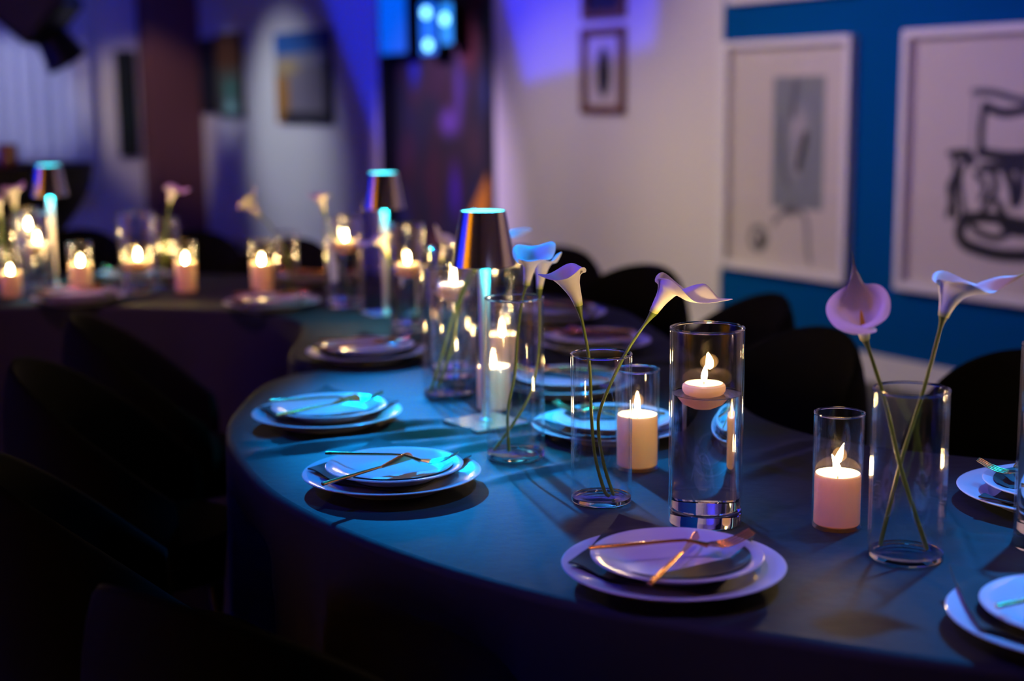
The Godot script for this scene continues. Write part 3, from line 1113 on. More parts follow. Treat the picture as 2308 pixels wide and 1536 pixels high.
func pictures() -> void:
	var wall := Transform3D(Basis(ES, Vector3.UP, NN), P0)
	var back := Transform3D(Basis(-NN, Vector3.UP, ES), wallpos(-LEN_FAR, 0, 0))
	# the sketch with the grey panel
	var paper := Color(0.83, 0.80, 0.77)
	var im := Image.create(192, 256, false, Image.FORMAT_RGB8)
	im.fill(paper)
	im.fill_rect(Rect2i(72, 34, 84, 152), Color(0.52, 0.55, 0.57))
	var lt := Color(0.74, 0.72, 0.74)
	var dk := Color(0.20, 0.20, 0.24)
	dab(im, 114, 92, 24, 34, lt, 0.8, 0.8)
	dab(im, 112, 130, 14, 30, lt, 0.7, 0.8)
	stroke(im, [Vector2(110, 40), Vector2(106, 62), Vector2(104, 78)], 5, Color(0.36, 0.37, 0.42), 0.7)
	stroke(im, [Vector2(92, 80), Vector2(86, 110), Vector2(92, 140), Vector2(100, 160)], 3, Color(0.36, 0.37, 0.42), 0.7)
	stroke(im, [Vector2(126, 100), Vector2(120, 122), Vector2(116, 138)], 6, dk, 0.9)
	stroke(im, [Vector2(76, 206), Vector2(88, 194), Vector2(106, 184), Vector2(124, 190), Vector2(132, 206), Vector2(134, 232), Vector2(138, 246)], 4, Color(0.50, 0.50, 0.52), 0.9)
	dab(im, 104, 190, 16, 7, dk, 0.7, 0.7)
	stroke(im, [Vector2(40, 214), Vector2(36, 228), Vector2(44, 238), Vector2(58, 236), Vector2(64, 222), Vector2(54, 212), Vector2(40, 214)], 4, Color(0.45, 0.45, 0.46), 0.8)
	dab(im, 54, 228, 8, 9, Color(0.05, 0.05, 0.06), 1.0, 0.5)
	framed("framed_sketch", "white framed sketch of a bent figure on a grey panel, blue wall", -1.385, -0.495, 0.437, 1.575, 0.035, 0.05, M.frame_white, 0.004, im, M.board, 0.012)
	# the ink drawing, its frame cut by the picture's right edge
	im = Image.create(224, 256, false, Image.FORMAT_RGB8)
	im.fill(Color(0.82, 0.79, 0.76))
	var ink := Color(0.035, 0.035, 0.05)
	var gr := Color(0.30, 0.30, 0.34)
	var lines := [
		[[300, 95, 380, 100, 500, 130, 640, 120], 3.2, gr], [[304, 95, 300, 330], 1.8, Color(0.62, 0.60, 0.62)], [[346, 150, 336, 240, 340, 335], 3.4, ink], [[345, 150, 420, 178, 500, 165, 560, 150], 4.0, ink],
		[[335, 335, 420, 347, 500, 345, 560, 335], 4.6, ink], [[556, 150, 562, 335], 3.6, ink], [[345, 398, 420, 388, 520, 385, 600, 390], 4.2, ink], [[262, 352, 285, 345, 304, 372], 4.6, ink],
		[[210, 342, 270, 334], 2.6, ink], [[226, 345, 240, 420, 216, 480, 226, 540, 214, 600], 2.8, ink], [[242, 440, 238, 520, 246, 600], 2.8, ink], [[282, 372, 258, 430, 266, 500, 278, 570], 2.6, ink],
		[[322, 420, 362, 470, 346, 520], 2.8, ink], [[384, 400, 404, 470, 372, 540, 350, 590], 3.4, ink], [[440, 400, 470, 470, 478, 530], 4.6, ink], [[496, 400, 500, 470, 492, 520], 4.0, ink],
		[[410, 530, 440, 580], 3.6, ink], [[285, 602, 400, 594, 520, 610, 640, 604], 5.0, ink], [[285, 602, 268, 640, 268, 682, 304, 716, 420, 738, 540, 730, 660, 706, 690, 650, 640, 604], 5.4, ink],
		[[310, 630, 350, 660, 420, 672, 470, 640], 3.2, ink], [[440, 620, 500, 640, 560, 625], 4.6, ink], [[560, 400, 600, 480, 590, 580], 3.0, ink], [[620, 400, 650, 500, 630, 590], 2.6, ink],
	]
	for q in lines:
		var pts := []
		for k in range(0, q[0].size(), 2):
			pts.append(Vector2(-14 + 0.3012 * q[0][k], 31.5 + 0.251 * q[0][k + 1]))
		stroke(im, pts, q[1] * 1.35, q[2], 0.95)
	framed("framed_sketch", "large white framed black ink drawing of machine shapes, blue wall at right", -0.187, 0.86, 0.45, 1.582, 0.035, 0.05, M.frame_white, 0.004, im, M.board, 0.012)
	framed("framed_sketch", "white picture frame cut by the top edge above the bent figure sketch", -1.36, -0.46, 1.755, 2.75, 0.035, 0.05, M.frame_white, 0.08, null, M.board, 0.012)
	# small frames on the white wall
	im = Image.create(96, 128, false, Image.FORMAT_RGB8)
	im.fill(Color(0.84, 0.80, 0.80))
	dab(im, 48, 66, 22, 50, Color(0.07, 0.06, 0.08), 1.0, 0.3)
	dab(im, 44, 46, 12, 20, Color(0.36, 0.24, 0.22), 0.7, 0.8)
	dab(im, 56, 44, 8, 20, Color(0.25, 0.27, 0.33), 0.6, 0.8)
	framed("framed_miniature", "small brown framed dark oval portrait on the white wall", -2.705, -2.282, 1.212, 1.70, 0.045, 0.03, M.frame_gold, 0.0, im, M.board)
	im = Image.create(96, 128, false, Image.FORMAT_RGB8)
	im.fill(Color(0.10, 0.08, 0.12))
	dab(im, 50, 80, 30, 30, Color(0.40, 0.27, 0.24), 0.8, 0.8)
	framed("framed_miniature", "small dark framed picture cut by the top edge above the oval portrait", -2.69, -2.282, 1.748, 2.24, 0.045, 0.03, M.frame_gold, 0.0, im, M.board)
	# the tall abstract painting set into the recess, with its black frame
	im = Image.create(160, 288, false, Image.FORMAT_RGB8)
	im.fill(Color(0.05, 0.03, 0.08))
	var pal := [Color(0.16, 0.02, 0.06), Color(0.05, 0.03, 0.12), Color(0.10, 0.05, 0.20), Color(0.03, 0.03, 0.05), Color(0.20, 0.04, 0.08), Color(0.05, 0.08, 0.25), Color(0.14, 0.06, 0.05)]
	for k in 90:
		dab(im, rng.randf_range(0, 160), rng.randf_range(0, 288), rng.randf_range(8, 26), rng.randf_range(14, 46), pal[rng.randi() % pal.size()], 0.8, 0.6)
	dab(im, 118, 110, 26, 34, Color(0.36, 0.05, 0.10), 0.9, 0.6)
	dab(im, 132, 78, 22, 18, Color(0.30, 0.06, 0.10), 0.8, 0.6)
	dab(im, 104, 150, 12, 44, Color(0.30, 0.18, 0.50), 0.8, 0.7)
	dab(im, 88, 176, 22, 18, Color(0.40, 0.25, 0.60), 0.8, 0.7)
	dab(im, 96, 232, 12, 34, Color(0.22, 0.03, 0.50), 0.9, 0.7)
	dab(im, 34, 130, 14, 26, Color(0.03, 0.10, 0.60), 0.8, 0.7)
	dab(im, 146, 150, 14, 30, Color(0.05, 0.20, 0.42), 0.8, 0.7)
	stroke(im, [Vector2(154, 222), Vector2(140, 240), Vector2(122, 262)], 15, Color(0.80, 0.50, 0.03))
	dab(im, 66, 276, 16, 10, Color(0.45, 0.25, 0.05), 0.8, 0.7)
	dab(im, 126, 196, 18, 30, Color(0.25, 0.12, 0.10), 0.7, 0.7)
	var ab := framed("abstract_painting", "tall dark abstract painting of red, violet and yellow strokes in black frame", -5.40, -3.72, 0.1, 2.74, 0.10, 0.09, M.black, 0.0, im, M.black, -0.09, false)
	ab.set_meta("category", "painting")
	# glowing panels before it, put in for blue window reflections
	for q in [[-5.30, -4.86, 1.62, 2.6, "wide glowing panel for a blue window reflection over the abstract painting, on the left", Color(0.0, 0.38, 1.0), 0.9], [-4.66, -4.42, 1.60, 1.97, "squat glowing panel with two bright dots for blue reflections over the abstract painting", Color(0.0, 0.42, 1.0), 1.2], [-4.36, -4.20, 1.66, 1.95, "narrow glowing panel for a blue reflection at the top right of the abstract painting", Color(0.15, 0.55, 1.0), 1.5]]:
		var o := thing("light_panel", q[4], "reflection panel", wallpos((q[0] + q[1]) / 2, q[2], 0.02), 0.0, "glowing panels for blue reflections over the abstract painting")
		o.basis = Basis(ES, Vector3.UP, NN)
		var w: float = (q[1] - q[0]) / 2
		var h: float = q[3] - q[2]
		obj("housing", boxmesh(Vector3(-w, 0, -0.03), Vector3(w, h, 0.012), 0.004), M.black_metal, o)
		obj("screen", boxmesh(Vector3(-w + 0.012, 0.012, 0.011), Vector3(w - 0.012, h - 0.012, 0.016), 0.002), glow(q[5], q[6]), o)  # glow stands for a reflected blue window
		if h < 0.5:
			for p in ([Vector2(0.0, h - 0.08), Vector2(0.02, 0.07)] if w > 0.1 else [Vector2(0, h * 0.6)]):
				var b := Mb.new()
				b.lathe([Vector2(0, 0.0), Vector2(0.03, 0.0), Vector2(0.036, 0.012), Vector2(0.028, 0.026), Vector2(0, 0.032)], 20)
				var lb := obj("lamp_bulb", b.done(), glow(Color(0.5, 0.85, 1.0), 4.0), o)  # bright spot of the reflection, built as a glowing dot
				lb.transform = Transform3D(Basis(Vector3.RIGHT, PI / 2), Vector3(p.x, p.y, 0.016))
		var l := AreaLight3D.new()  # light added to go with the glowing panel
		l.name = "panel_light"
		o.add_child(l)
		l.position = Vector3(0, h / 2, 0.03)
		l.rotation.y = PI
		l.area_size = Vector2(w * 1.8, h * 0.9)
		l.light_color = q[5]
		l.light_energy = 0.3 * w * h
		l.area_range = 20
		l.shadow_enabled = true
	# canvases on the far wall
	im = Image.create(96, 80, false, Image.FORMAT_RGB8)
	im.fill(Color(0.46, 0.42, 0.46))
	im.fill_rect(Rect2i(0, 0, 96, 18), Color(0.05, 0.35, 0.65))
	dab(im, 88, 6, 26, 22, Color(0.03, 0.12, 0.50), 0.8, 0.8)
	im.fill_rect(Rect2i(0, 18, 96, 12), Color(0.52, 0.50, 0.56))
	dab(im, 20, 30, 34, 10, Color(0.72, 0.60, 0.34), 0.9, 0.8)
	im.fill_rect(Rect2i(0, 38, 24, 42), Color(0.62, 0.42, 0.08))
	dab(im, 70, 50, 40, 26, Color(0.40, 0.36, 0.42), 0.8, 0.8)
	im.fill_rect(Rect2i(14, 70, 82, 10), Color(0.06, 0.05, 0.12))
	im.fill_rect(Rect2i(86, 26, 10, 54), Color(0.10, 0.08, 0.14))
	canvas("blue, grey and ochre abstract canvas on the far white wall", -7.30, -6.18, 1.11, 1.865, im, Color(0.1, 0.1, 0.14), wall)
	im = Image.create(48, 64, false, Image.FORMAT_RGB8)
	im.fill(Color(0.30, 0.28, 0.22))
	im.fill_rect(Rect2i(0, 0, 48, 26), Color(0.32, 0.17, 0.04))
	dab(im, 26, 42, 22, 12, Color(0.25, 0.52, 0.46), 0.9, 0.8)
	dab(im, 26, 56, 22, 10, Color(0.55, 0.80, 0.75), 0.9, 0.7)
	canvas("narrow brown and pale green canvas left of the ochre one", -8.73, -8.10, 1.155, 1.92, im, Color(0.2, 0.12, 0.06), wall)
	im = Image.create(48, 64, false, Image.FORMAT_RGB8)
	im.fill(Color(0.05, 0.09, 0.14))
	dab(im, 14, 30, 14, 30, Color(0.10, 0.20, 0.26), 0.8, 0.8)
	canvas("narrow dark teal canvas beside the brown and green one", -9.2, -8.82, 1.19, 1.89, im, Color(0.05, 0.06, 0.08), wall)
	im = Image.create(48, 96, false, Image.FORMAT_RGB8)
	im.fill(Color(0.03, 0.08, 0.08))
	dab(im, 26, 60, 20, 30, Color(0.05, 0.16, 0.14), 0.8, 0.8)
	canvas("tall dark green canvas between the curtain and the brown pillar", -0.735, -0.54, 0.77, 1.80, im, Color(0.02, 0.04, 0.04), back)

func furniture() -> void:
	# tub chairs: a label, where the middle of the top of the back stands, which way it faces
	var first: Node3D = null
	for q in CHAIRS:
		var c: Node3D
		if first == null:
			first = chair(q[0], Vector3.ZERO, 0)
			c = first
		else:
			c = copy(first, q[0])
		c.rotation.y = q[2]
		var b := Vector3(0, 0, 0.245).rotated(Vector3.UP, q[2])
		c.position = Vector3(q[1].x, 0, q[1].y) - b
	# cocktail table in a stretch cover
	var t := thing("cocktail_table", "tall black cocktail table in a stretch cover at the left edge", "table", Vector3(-2.08, 0, -5.95))
	var top := Mb.new()
	top.lathe([Vector2(0, 1.025), Vector2(0.33, 1.025), Vector2(0.335, 1.035), Vector2(0.335, 1.045), Vector2(0.33, 1.055), Vector2(0, 1.055)], 48)
	obj("tabletop", top.done(), M.spandex, t)
	var cv := Mb.new()
	var rows := []
	for i in 21:
		var s := i / 20.0
		var y := lerpf(1.024, 0.01, s)
		var r := lerpf(0.33, 0.10, smoothstep(0.0, 0.45, s)) if s < 0.5 else lerpf(0.10, 0.30, smoothstep(0.5, 1.0, s))
		var row := []
		for k in 48:
			var a := TAU * k / 48
			var rr := r * (1.0 + 0.22 * smoothstep(0.55, 1.0, s) * cos(4 * a))
			row.append(Vector3(rr * cos(a), y, rr * sin(a)))
		rows.append(row)
	cv.grid(rows, true)
	cv.solid = false
	obj("stretch_cover", cv.done(), M.spandex, t)
	var g := thing("tumbler", "small amber tumbler on the tall black cocktail table", "glass", Vector3(-2.03, 1.055, -5.80))
	var gb := Mb.new()
	gb.lathe([Vector2(0, 0.0), Vector2(0.03, 0.0), Vector2(0.034, 0.004), Vector2(0.037, 0.09), Vector2(0.034, 0.09), Vector2(0.031, 0.012), Vector2(0, 0.012)], 32)
	obj("tumbler_wall", gb.done(), mat(Color(0.55, 0.26, 0.12), 0.15), g)
	# the black projector hanging aslant at the top left corner
	var p := thing("projector", "black box shaped stage lamp hanging aslant in the top left corner", "stage lamp", Vector3(-2.62, 1.75, -8.0))
	var tilt := Basis(Vector3.BACK, -0.72)
	var bx := obj("housing", boxmesh(Vector3(-0.24, -0.17, -0.2), Vector3(0.22, 0.17, 0.2), 0.03), M.black, p)
	bx.transform = Transform3D(tilt, Vector3(-0.02, 0.0, 0))
	bx.position = Vector3(-0.02, 0.12, 0)
	var hood := Mb.new()
	hood.lathe([Vector2(0.06, 0.0), Vector2(0.085, 0.02), Vector2(0.12, 0.20), Vector2(0.112, 0.20), Vector2(0.05, 0.02), Vector2(0.06, 0.0)], 32)
	var hd := obj("hood", hood.done(), M.black, p)
	hd.transform = Transform3D(Basis(Vector3.BACK, PI + 0.55), Vector3(0.08, -0.05, 0))
	var lens := Mb.new()
	lens.lathe([Vector2(0, 0.12), Vector2(0.09, 0.12), Vector2(0.095, 0.135), Vector2(0, 0.15)], 24)
	var ln := obj("red_lens", lens.done(), M.dark_red, p)
	ln.transform = hd.transform
	var rod := Mb.new()
	rod.tube([Vector3(-0.05, 0.2, 0), Vector3(-0.12, 0.6, 0), Vector3(-0.12, HIGH - 1.75, 0)], [0.02, 0.02, 0.02], 10)
	obj("hanger", rod.done(), M.black_metal, p)

func tables() -> void:
	var folds := []
	for q in [
		[Vector2(-0.455, -2.18), Vector2(-0.02, -2.375), 0.0128, 0.0154, 0.01], [Vector2(-0.42, -2.295), Vector2(-0.09, -2.45), 0.0097, 0.0143, 0.008],
		[Vector2(-0.30, -2.235), Vector2(0.02, -2.32), 0.0075, 0.0121, -0.006], [Vector2(-0.13, -2.19), Vector2(0.12, -2.35), 0.0090, 0.0132, 0.004],
		[Vector2(-0.05, -2.02), Vector2(0.20, -2.19), 0.0067, 0.0110, 0.005], [Vector2(-0.17, -2.60), Vector2(0.02, -2.76), 0.0075, 0.0132, 0.004],
		[Vector2(0.33, -2.03), Vector2(0.54, -2.24), 0.0075, 0.0132, 0.0], [Vector2(0.37, -2.14), Vector2(0.50, -2.27), 0.0075, 0.0132, 0.0],
		[Vector2(0.585, -1.93), Vector2(0.54, -1.60), 0.0090, 0.0143, 0.006], [Vector2(0.54, -1.745), Vector2(0.70, -1.715), 0.0075, 0.0132, 0.0], [Vector2(0.375, -1.60), Vector2(0.45, -1.715), 0.0045, 0.0088, 0.0],
	]:
		folds.append(q)
	var el := [Vector2(-0.03, -2.945), Vector2(-0.28, -2.945), Vector2(-0.42, -2.915), Vector2(-0.488, -2.80), Vector2(-0.50, -2.60), Vector2(-0.489, -2.424), Vector2(-0.441, -2.233), Vector2(-0.329, -1.97), Vector2(-0.145, -1.724), Vector2(0.069, -1.535), Vector2(0.30, -1.415), Vector2(0.502, -1.329), Vector2(0.85, -1.22), Vector2(1.3, -1.14), Vector2(1.75, -1.12), Vector2(1.88, -1.2), Vector2(1.9, -1.5)]
	var er := [Vector2(-0.03, -2.945), Vector2(0.26, -2.945), Vector2(0.37, -2.915), Vector2(0.405, -2.80), Vector2(0.41, -2.6), Vector2(0.44, -2.42), Vector2(0.54, -2.26), Vector2(0.76, -2.13), Vector2(1.1, -2.03), Vector2(1.5, -1.98), Vector2(1.78, -1.96), Vector2(1.88, -1.85), Vector2(1.9, -1.5)]
	cloth("tablecloth", "black floor-length cloth on the near curved table with the crossed cutlery", el, er, folds, 400, 131, 4)
	el = [Vector2(-0.05, -2.998), Vector2(-0.30, -2.998), Vector2(-0.44, -3.03), Vector2(-0.492, -3.15), Vector2(-0.497, -3.35), Vector2(-0.52, -3.55), Vector2(-0.61, -3.71), Vector2(-0.78, -3.82), Vector2(-1.0, -3.89), Vector2(-1.43, -3.93), Vector2(-2.0, -3.92), Vector2(-2.5, -3.90), Vector2(-2.68, -4.0), Vector2(-2.72, -4.3)]
	er = [Vector2(-0.05, -2.998), Vector2(0.28, -2.998), Vector2(0.38, -3.03), Vector2(0.37, -3.2), Vector2(0.34, -3.45), Vector2(0.28, -3.75), Vector2(0.10, -4.05), Vector2(-0.18, -4.30), Vector2(-0.6, -4.52), Vector2(-1.1, -4.66), Vector2(-1.7, -4.75), Vector2(-2.3, -4.72), Vector2(-2.64, -4.62), Vector2(-2.72, -4.3)]
	cloth("tablecloth", "black floor-length cloth on the far curved table with the left candles", el, er, [], 120, 41, 8)

func settings() -> void:
	# every place: charger, napkin, small plate, card, fork and knife
	var big: Node3D = null
	var small: Node3D = null
	var nap: Node3D = null
	var card: Node3D = null
	var fk: Node3D = null
	var kn: Node3D = null
	var mb := plate_mesh(0.131, 0.022)
	var ms := plate_mesh(0.101, 0.019)
	# x, z, turn of the setting, turn of fork, turn of knife, which place, knife's shift
	for q in [
		[0.186, -1.597, 0.0, 0.20, 1.147, "nearest the viewer, before the water vase", Vector2(0.004, 0.02)],
		[-0.178, -2.024, -0.10, -0.164, 0.89, "left of the vase of leaning callas", Vector2(-0.020, 0.040)],
		[-0.325, -2.436, -0.2, 0.22, 0.79, "third along the left edge by the lamp", Vector2(0.0, 0.02)],
		[0.745, -1.89, 2.9, 2.6, 2.0, "behind the crossed callas", Vector2(0, 0)],
		[0.585, -1.412, 0.3, 0.4, 1.2, "cut by the lower right corner", Vector2(0, 0)],
		[0.163, -2.323, 2.5, 2.7, 2.2, "behind the candle and diverging callas", Vector2(0, 0)],
		[0.103, -2.687, 2.2, 2.9, 2.4, "on the far edge seen through the callas", Vector2(0, 0)],
		[-0.318, -3.055, -0.2, 0.1, 0.5, "lit mauve where the two tables meet", Vector2(0, 0.02)],
		[0.182, -3.150, 2.4, 2.9, 2.4, "lit mauve before the white wall chairs", Vector2(0, 0)],
		[0.109, -3.580, 2.0, 2.9, 2.3, "furthest along the far edge, small", Vector2(0, 0)],
		[-0.652, -3.835, 0.2, 0.1, 0.6, "before the candle beside the slim vase", Vector2(0, 0.02)],
		[-1.224, -3.985, 0.2, 0.1, 0.6, "before the candle right of the leftmost lamp", Vector2(0, 0.02)],
		[-1.20, -4.45, 2.2, 2.8, 2.3, "lit cyan behind the low floating candle", Vector2(0, 0)],
		[-1.63, -4.03, 0.4, 0.3, 0.8, "cut by the left edge of the picture", Vector2(0, 0)],
		[-0.62, -4.33, 2.2, 2.8, 2.3, "dark behind the slim vase on the far table", Vector2(0, 0)],
	]:
		var at := Vector3(q[0], TY + 0.0008, q[1])
		var w: String = q[5]
		var grp := "place settings"
		if big == null:
			big = obj("dinner_plate", mb, M.china)
			big.set_meta("category", "plate")
			big.set_meta("group", "white dinner plates")
			small = obj("side_plate", ms, M.china)
			small.set_meta("category", "plate")
			small.set_meta("group", "white side plates on the dinner plates")
			nap = obj("napkin", napkin_mesh(), M.napkin)
			nap.set_meta("category", "napkin")
			nap.set_meta("group", "dark napkins under the side plates")
			card = obj("menu_card", card_mesh(), M.card)
			card.set_meta("category", "card")
			card.set_meta("group", "dark menu cards on the side plates")
			fk = fork("gold fork on the plate " + w, Transform3D())
			kn = knife("gold knife laid on the plate " + w, Transform3D())
		var o: Node3D = big if grp == "" or not big.has_meta("label") else copy(big, "")
		o.set_meta("label", "white dinner plate " + w)
		o.position = at
		o = nap if not nap.has_meta("label") else copy(nap, "")
		o.set_meta("label", "dark napkin on the dinner plate " + w)
		o.position = at + Vector3(-0.008, 0.0005, -0.034).rotated(Vector3.UP, q[2])
		o.rotation.y = -0.42 + q[2]
		o = small if not small.has_meta("label") else copy(small, "")
		o.set_meta("label", "small white stacked plate " + w)
		o.position = at + Vector3(0.004, 0.0135, 0.0)
		o = card if not card.has_meta("label") else copy(card, "")
		o.set_meta("label", "dark card in the stacked plate " + w)
		o.position = at + Vector3(0.004, 0.0205, 0.0)
		o.rotation.y = 0.55 + q[2]
		o = fk if big.position == at else copy(fk, "gold fork on the plate " + w)
		o.transform = Transform3D(Basis(Vector3.UP, q[3]), at + Vector3(-0.002, 0.0385, -0.010))
		o = kn if big.position == at else copy(kn, "gold knife laid on the plate " + w)
		o.transform = Transform3D(Basis(Vector3.UP, q[4]), at + Vector3(q[6].x, 0.0325, q[6].y))

func table_top_things() -> void:
	var y := TY + 0.0008
	var E := 0.0006
	# vases with callas
	vase("clear glass vase with two callas leaning together, beside the cone lamp", Vector3(0.004, y, -2.18), 0.0462, 0.253, 0.010, 0.0, "clear glass vases")
	vase("clear glass vase with two diverging callas, before the lit pillar candle", Vector3(0.123, y, -1.928), 0.0425, 0.209, 0.008, 0.0, "clear glass vases")
	vase("tall water vase with a floating candle behind the nearest plate", Vector3(0.254, y, -1.824), 0.0485, 0.261, 0.020, 0.174, "clear glass vases")
	vase("clear glass vase with two crossed calla stems at right", Vector3(0.478, y, -1.669), 0.0455, 0.209, 0.008, 0.0, "clear glass vases")
	vase("tall water vase cut by the picture's right edge", Vector3(0.672, y, -1.70), 0.0500, 0.255, 0.020, 0.172, "clear glass vases")
	vase("tall clear vase with green calla stems left of the cone lamp", Vector3(-0.121, y, -2.648), 0.0485, 0.250, 0.010, 0.0, "clear glass vases")
	vase("tall water vase with a floating candle under the cone lamp's shade", Vector3(-0.118, y, -2.86), 0.0500, 0.262, 0.020, 0.175, "clear glass vases")
	vase("tall clear vase behind the cone lamp, on its right", Vector3(-0.005, y, -2.92), 0.0480, 0.255, 0.010, 0.0, "clear glass vases")
	vase("tall water vase with drooping callas before the second cone lamp", Vector3(-0.254, y, -3.44), 0.0440, 0.261, 0.020, 0.15, "clear glass vases")
	vase("clear vase with a high floating candle left of the second cone lamp", Vector3(-0.457, y, -3.869), 0.0520, 0.241, 0.018, 0.165, "clear glass vases")
	vase("slim clear vase behind the twin flamed candle on the far table", Vector3(-0.655, y, -4.14), 0.0330, 0.181, 0.008, 0.0, "clear glass vases")
	vase("water vase with a low floating candle on the far table", Vector3(-1.104, y, -4.189), 0.0540, 0.237, 0.018, 0.085, "clear glass vases")
	vase("water vase with a floating candle under the leftmost cone lamp", Vector3(-1.422, y, -4.26), 0.0450, 0.235, 0.018, 0.13, "clear glass vases")
	vase("water vase with a high floating candle behind the leftmost violet callas", Vector3(-1.50, y, -4.42), 0.0440, 0.235, 0.018, 0.16, "clear glass vases")
	floater("high floating candle behind the leftmost violet callas", Vector3(-1.50, y + 0.16, -4.42), 0.032, 0.027, Vector3(0.1, 0, 0), E)
	vase("clear vase with violet callas at the left edge", Vector3(-1.53, y, -4.30), 0.0440, 0.215, 0.008, 0.0, "clear glass vases")
	# floating candles
	floater("round white floating candle in the tall water vase, front", Vector3(0.254, y + 0.174, -1.824), 0.0285, 0.024, Vector3(0.12, 0, 0.05), E, Vector3(-0.003, 0, -0.004))
	floater("floating candle in the water vase cut by the right edge", Vector3(0.672, y + 0.172, -1.70), 0.030, 0.022, Vector3(0.0, 0, 0.1), E)
	floater("floating candle glowing under the cone lamp's shade", Vector3(-0.118, y + 0.175, -2.86), 0.032, 0.030, Vector3(0.1, 0, 0), E)
	floater("floating candle before the second cone lamp among drooping callas", Vector3(-0.252, y + 0.15, -3.44), 0.030, 0.026, Vector3(0.1, 0, 0), E)
	floater("floating candle high in the vase left of the second cone lamp", Vector3(-0.452, y + 0.165, -3.869), 0.032, 0.027, Vector3(0.1, 0, 0), E)
	floater("low floating candle in the water vase on the far table", Vector3(-1.104, y + 0.085, -4.189), 0.040, 0.027, Vector3(0.1, 0, 0), E)
	floater("floating candle in the vase under the leftmost cone lamp", Vector3(-1.422, y + 0.13, -4.26), 0.032, 0.027, Vector3(0.1, 0, 0), E)
	# pillar candles in straight glasses
	for q in [
		[0.189, -2.109, "behind the vase of diverging callas", 0.0315, 0.079, 0.026, Vector3(0.0, 0, 0)],
		[0.423, -1.798, "beside the crossed calla stems", 0.0305, 0.068, 0.029, Vector3(-0.30, 0, 0)],
		[-0.034, -2.525, "right behind the cone lamp's stem", 0.0310, 0.077, 0.026, Vector3(0, 0, 0)],
		[-0.020, -2.80, "seen through the vase of leaning callas, further back", 0.0310, 0.090, 0.026, Vector3(0, 0, 0)],
		[-0.734, -4.161, "on the far table, with two flames side by side", 0.0330, 0.085, 0.026, Vector3(0.1, 0, 0)],
		[-0.962, -4.178, "alone in the middle of the far table", 0.0315, 0.088, 0.026, Vector3(0.1, 0, 0)],
		[-1.263, -4.15, "behind the leftmost plate edge on the far table", 0.0330, 0.088, 0.026, Vector3(0.1, 0, 0)],
		[-1.452, -4.10, "furthest left on the far table", 0.0310, 0.070, 0.024, Vector3(0, 0, 0)],
	]:
		holder("straight glass candle holder " + q[2], Vector3(q[0], y, q[1]), q[3] + 0.0022, 0.152)
		pillar("lit white pillar candle " + q[2], Vector3(q[0], y, q[1]), q[3] - 0.0006, q[4], q[5], q[6], E)
	# lamps
	lamp("nearest table lamp with a mirror bright cone shade and square base", Vector3(-0.047, y, -2.41), 0.62)
	lamp("middle table lamp with cone shade, before the abstract painting", Vector3(-0.33, y, -3.70), 0.5)
	lamp("leftmost table lamp with cone shade, before the cocktail table", Vector3(-1.407, y, -4.36), 0.4)
	# flowers
	var A := [[0, 0.10], [0.35, 0.18], [0.7, 0.55], [1, 1.25]]
	var B := [[0, 0.10], [0.35, 0.20], [0.7, 0.60], [1, 1.5]]
	calla("calla with wide open violet mouth, left one beside the cone lamp", Vector3(0.004, y, -2.18), [Vector3(-0.0108, 0.012, 0.012), Vector3(-0.0114, 0.0766, 0.012), Vector3(-0.0004, 0.1353, 0.012), Vector3(0.0043, 0.1922, 0.012), Vector3(0.0117, 0.2485, 0.012), Vector3(0.0195, 0.2761, 0.012)], Vector3(0.16, 1, 0.34), Vector3(1, 0.1, -0.5), 0.0055, 0.078, 0.060, [[0, 0.06], [0.4, 0.22], [0.75, 0.75], [1, 1.5]], [[0, 0.06], [0.4, 0.18], [0.75, 0.6], [1, 1.4]], 0.7)
	calla("narrow calla behind the wide open one, beside the cone lamp", Vector3(0.004, y, -2.18), [Vector3(-0.0353, 0.012, 0.002), Vector3(-0.021, 0.0286, -0.004), Vector3(-0.0012, 0.0559, -0.008), Vector3(0.0214, 0.0941, -0.012), Vector3(0.0328, 0.1329, -0.012), Vector3(0.0388, 0.189, -0.012), Vector3(0.0393, 0.2655, -0.012)], Vector3(0.15, 1, -0.1), Vector3(1, 0.2, 0.3), 0.005, 0.066, 0.048, [[0, 0.06], [0.4, 0.20], [0.75, 0.5], [1, 1.2]], A, 0.6)
	calla("calla with three curled lobes leaning left, before the pillar candle", Vector3(0.123, y, -1.928), [Vector3(0.0103, 0.01, 0.012), Vector3(0.0028, 0.0199, 0.012), Vector3(-0.0096, 0.0679, 0.012), Vector3(-0.0145, 0.1243, 0.01), Vector3(-0.0175, 0.2039, 0.006), Vector3(-0.0314, 0.2776, 0)], Vector3(-0.18, 1, 0.12), Vector3(-1, 0.2, 0.1), 0.0058, 0.070, 0.058, [[0, 0.25], [0.4, 0.55], [0.75, 0.85], [1, 1.45]], [[0, 0.05], [0.4, 0.0], [0.75, 0.25], [1, 1.5]], 0.55)
	calla("calla with a long curling tail pointing right, before the pillar candle", Vector3(0.123, y, -1.928), [Vector3(0.0177, 0.01, 0), Vector3(0.0146, 0.0146, 0), Vector3(0.0028, 0.0551, 0), Vector3(-0.004, 0.0996, 0), Vector3(0.0003, 0.1374, 0), Vector3(0.0345, 0.212, 0), Vector3(0.0714, 0.2666, 0)], Vector3(0.42, 1, 0.05), Vector3(1, -0.25, 0.05), 0.0060, 0.125, 0.054, [[0, 0.25], [0.3, 0.50], [0.45, 0.85], [0.56, 1.0], [0.66, 2.0], [0.78, 2.1], [0.87, 1.3], [1, 1.2]], [[0, 0.0], [0.4, 0.0], [0.75, 0.25], [1, 1.2]], 0.5)
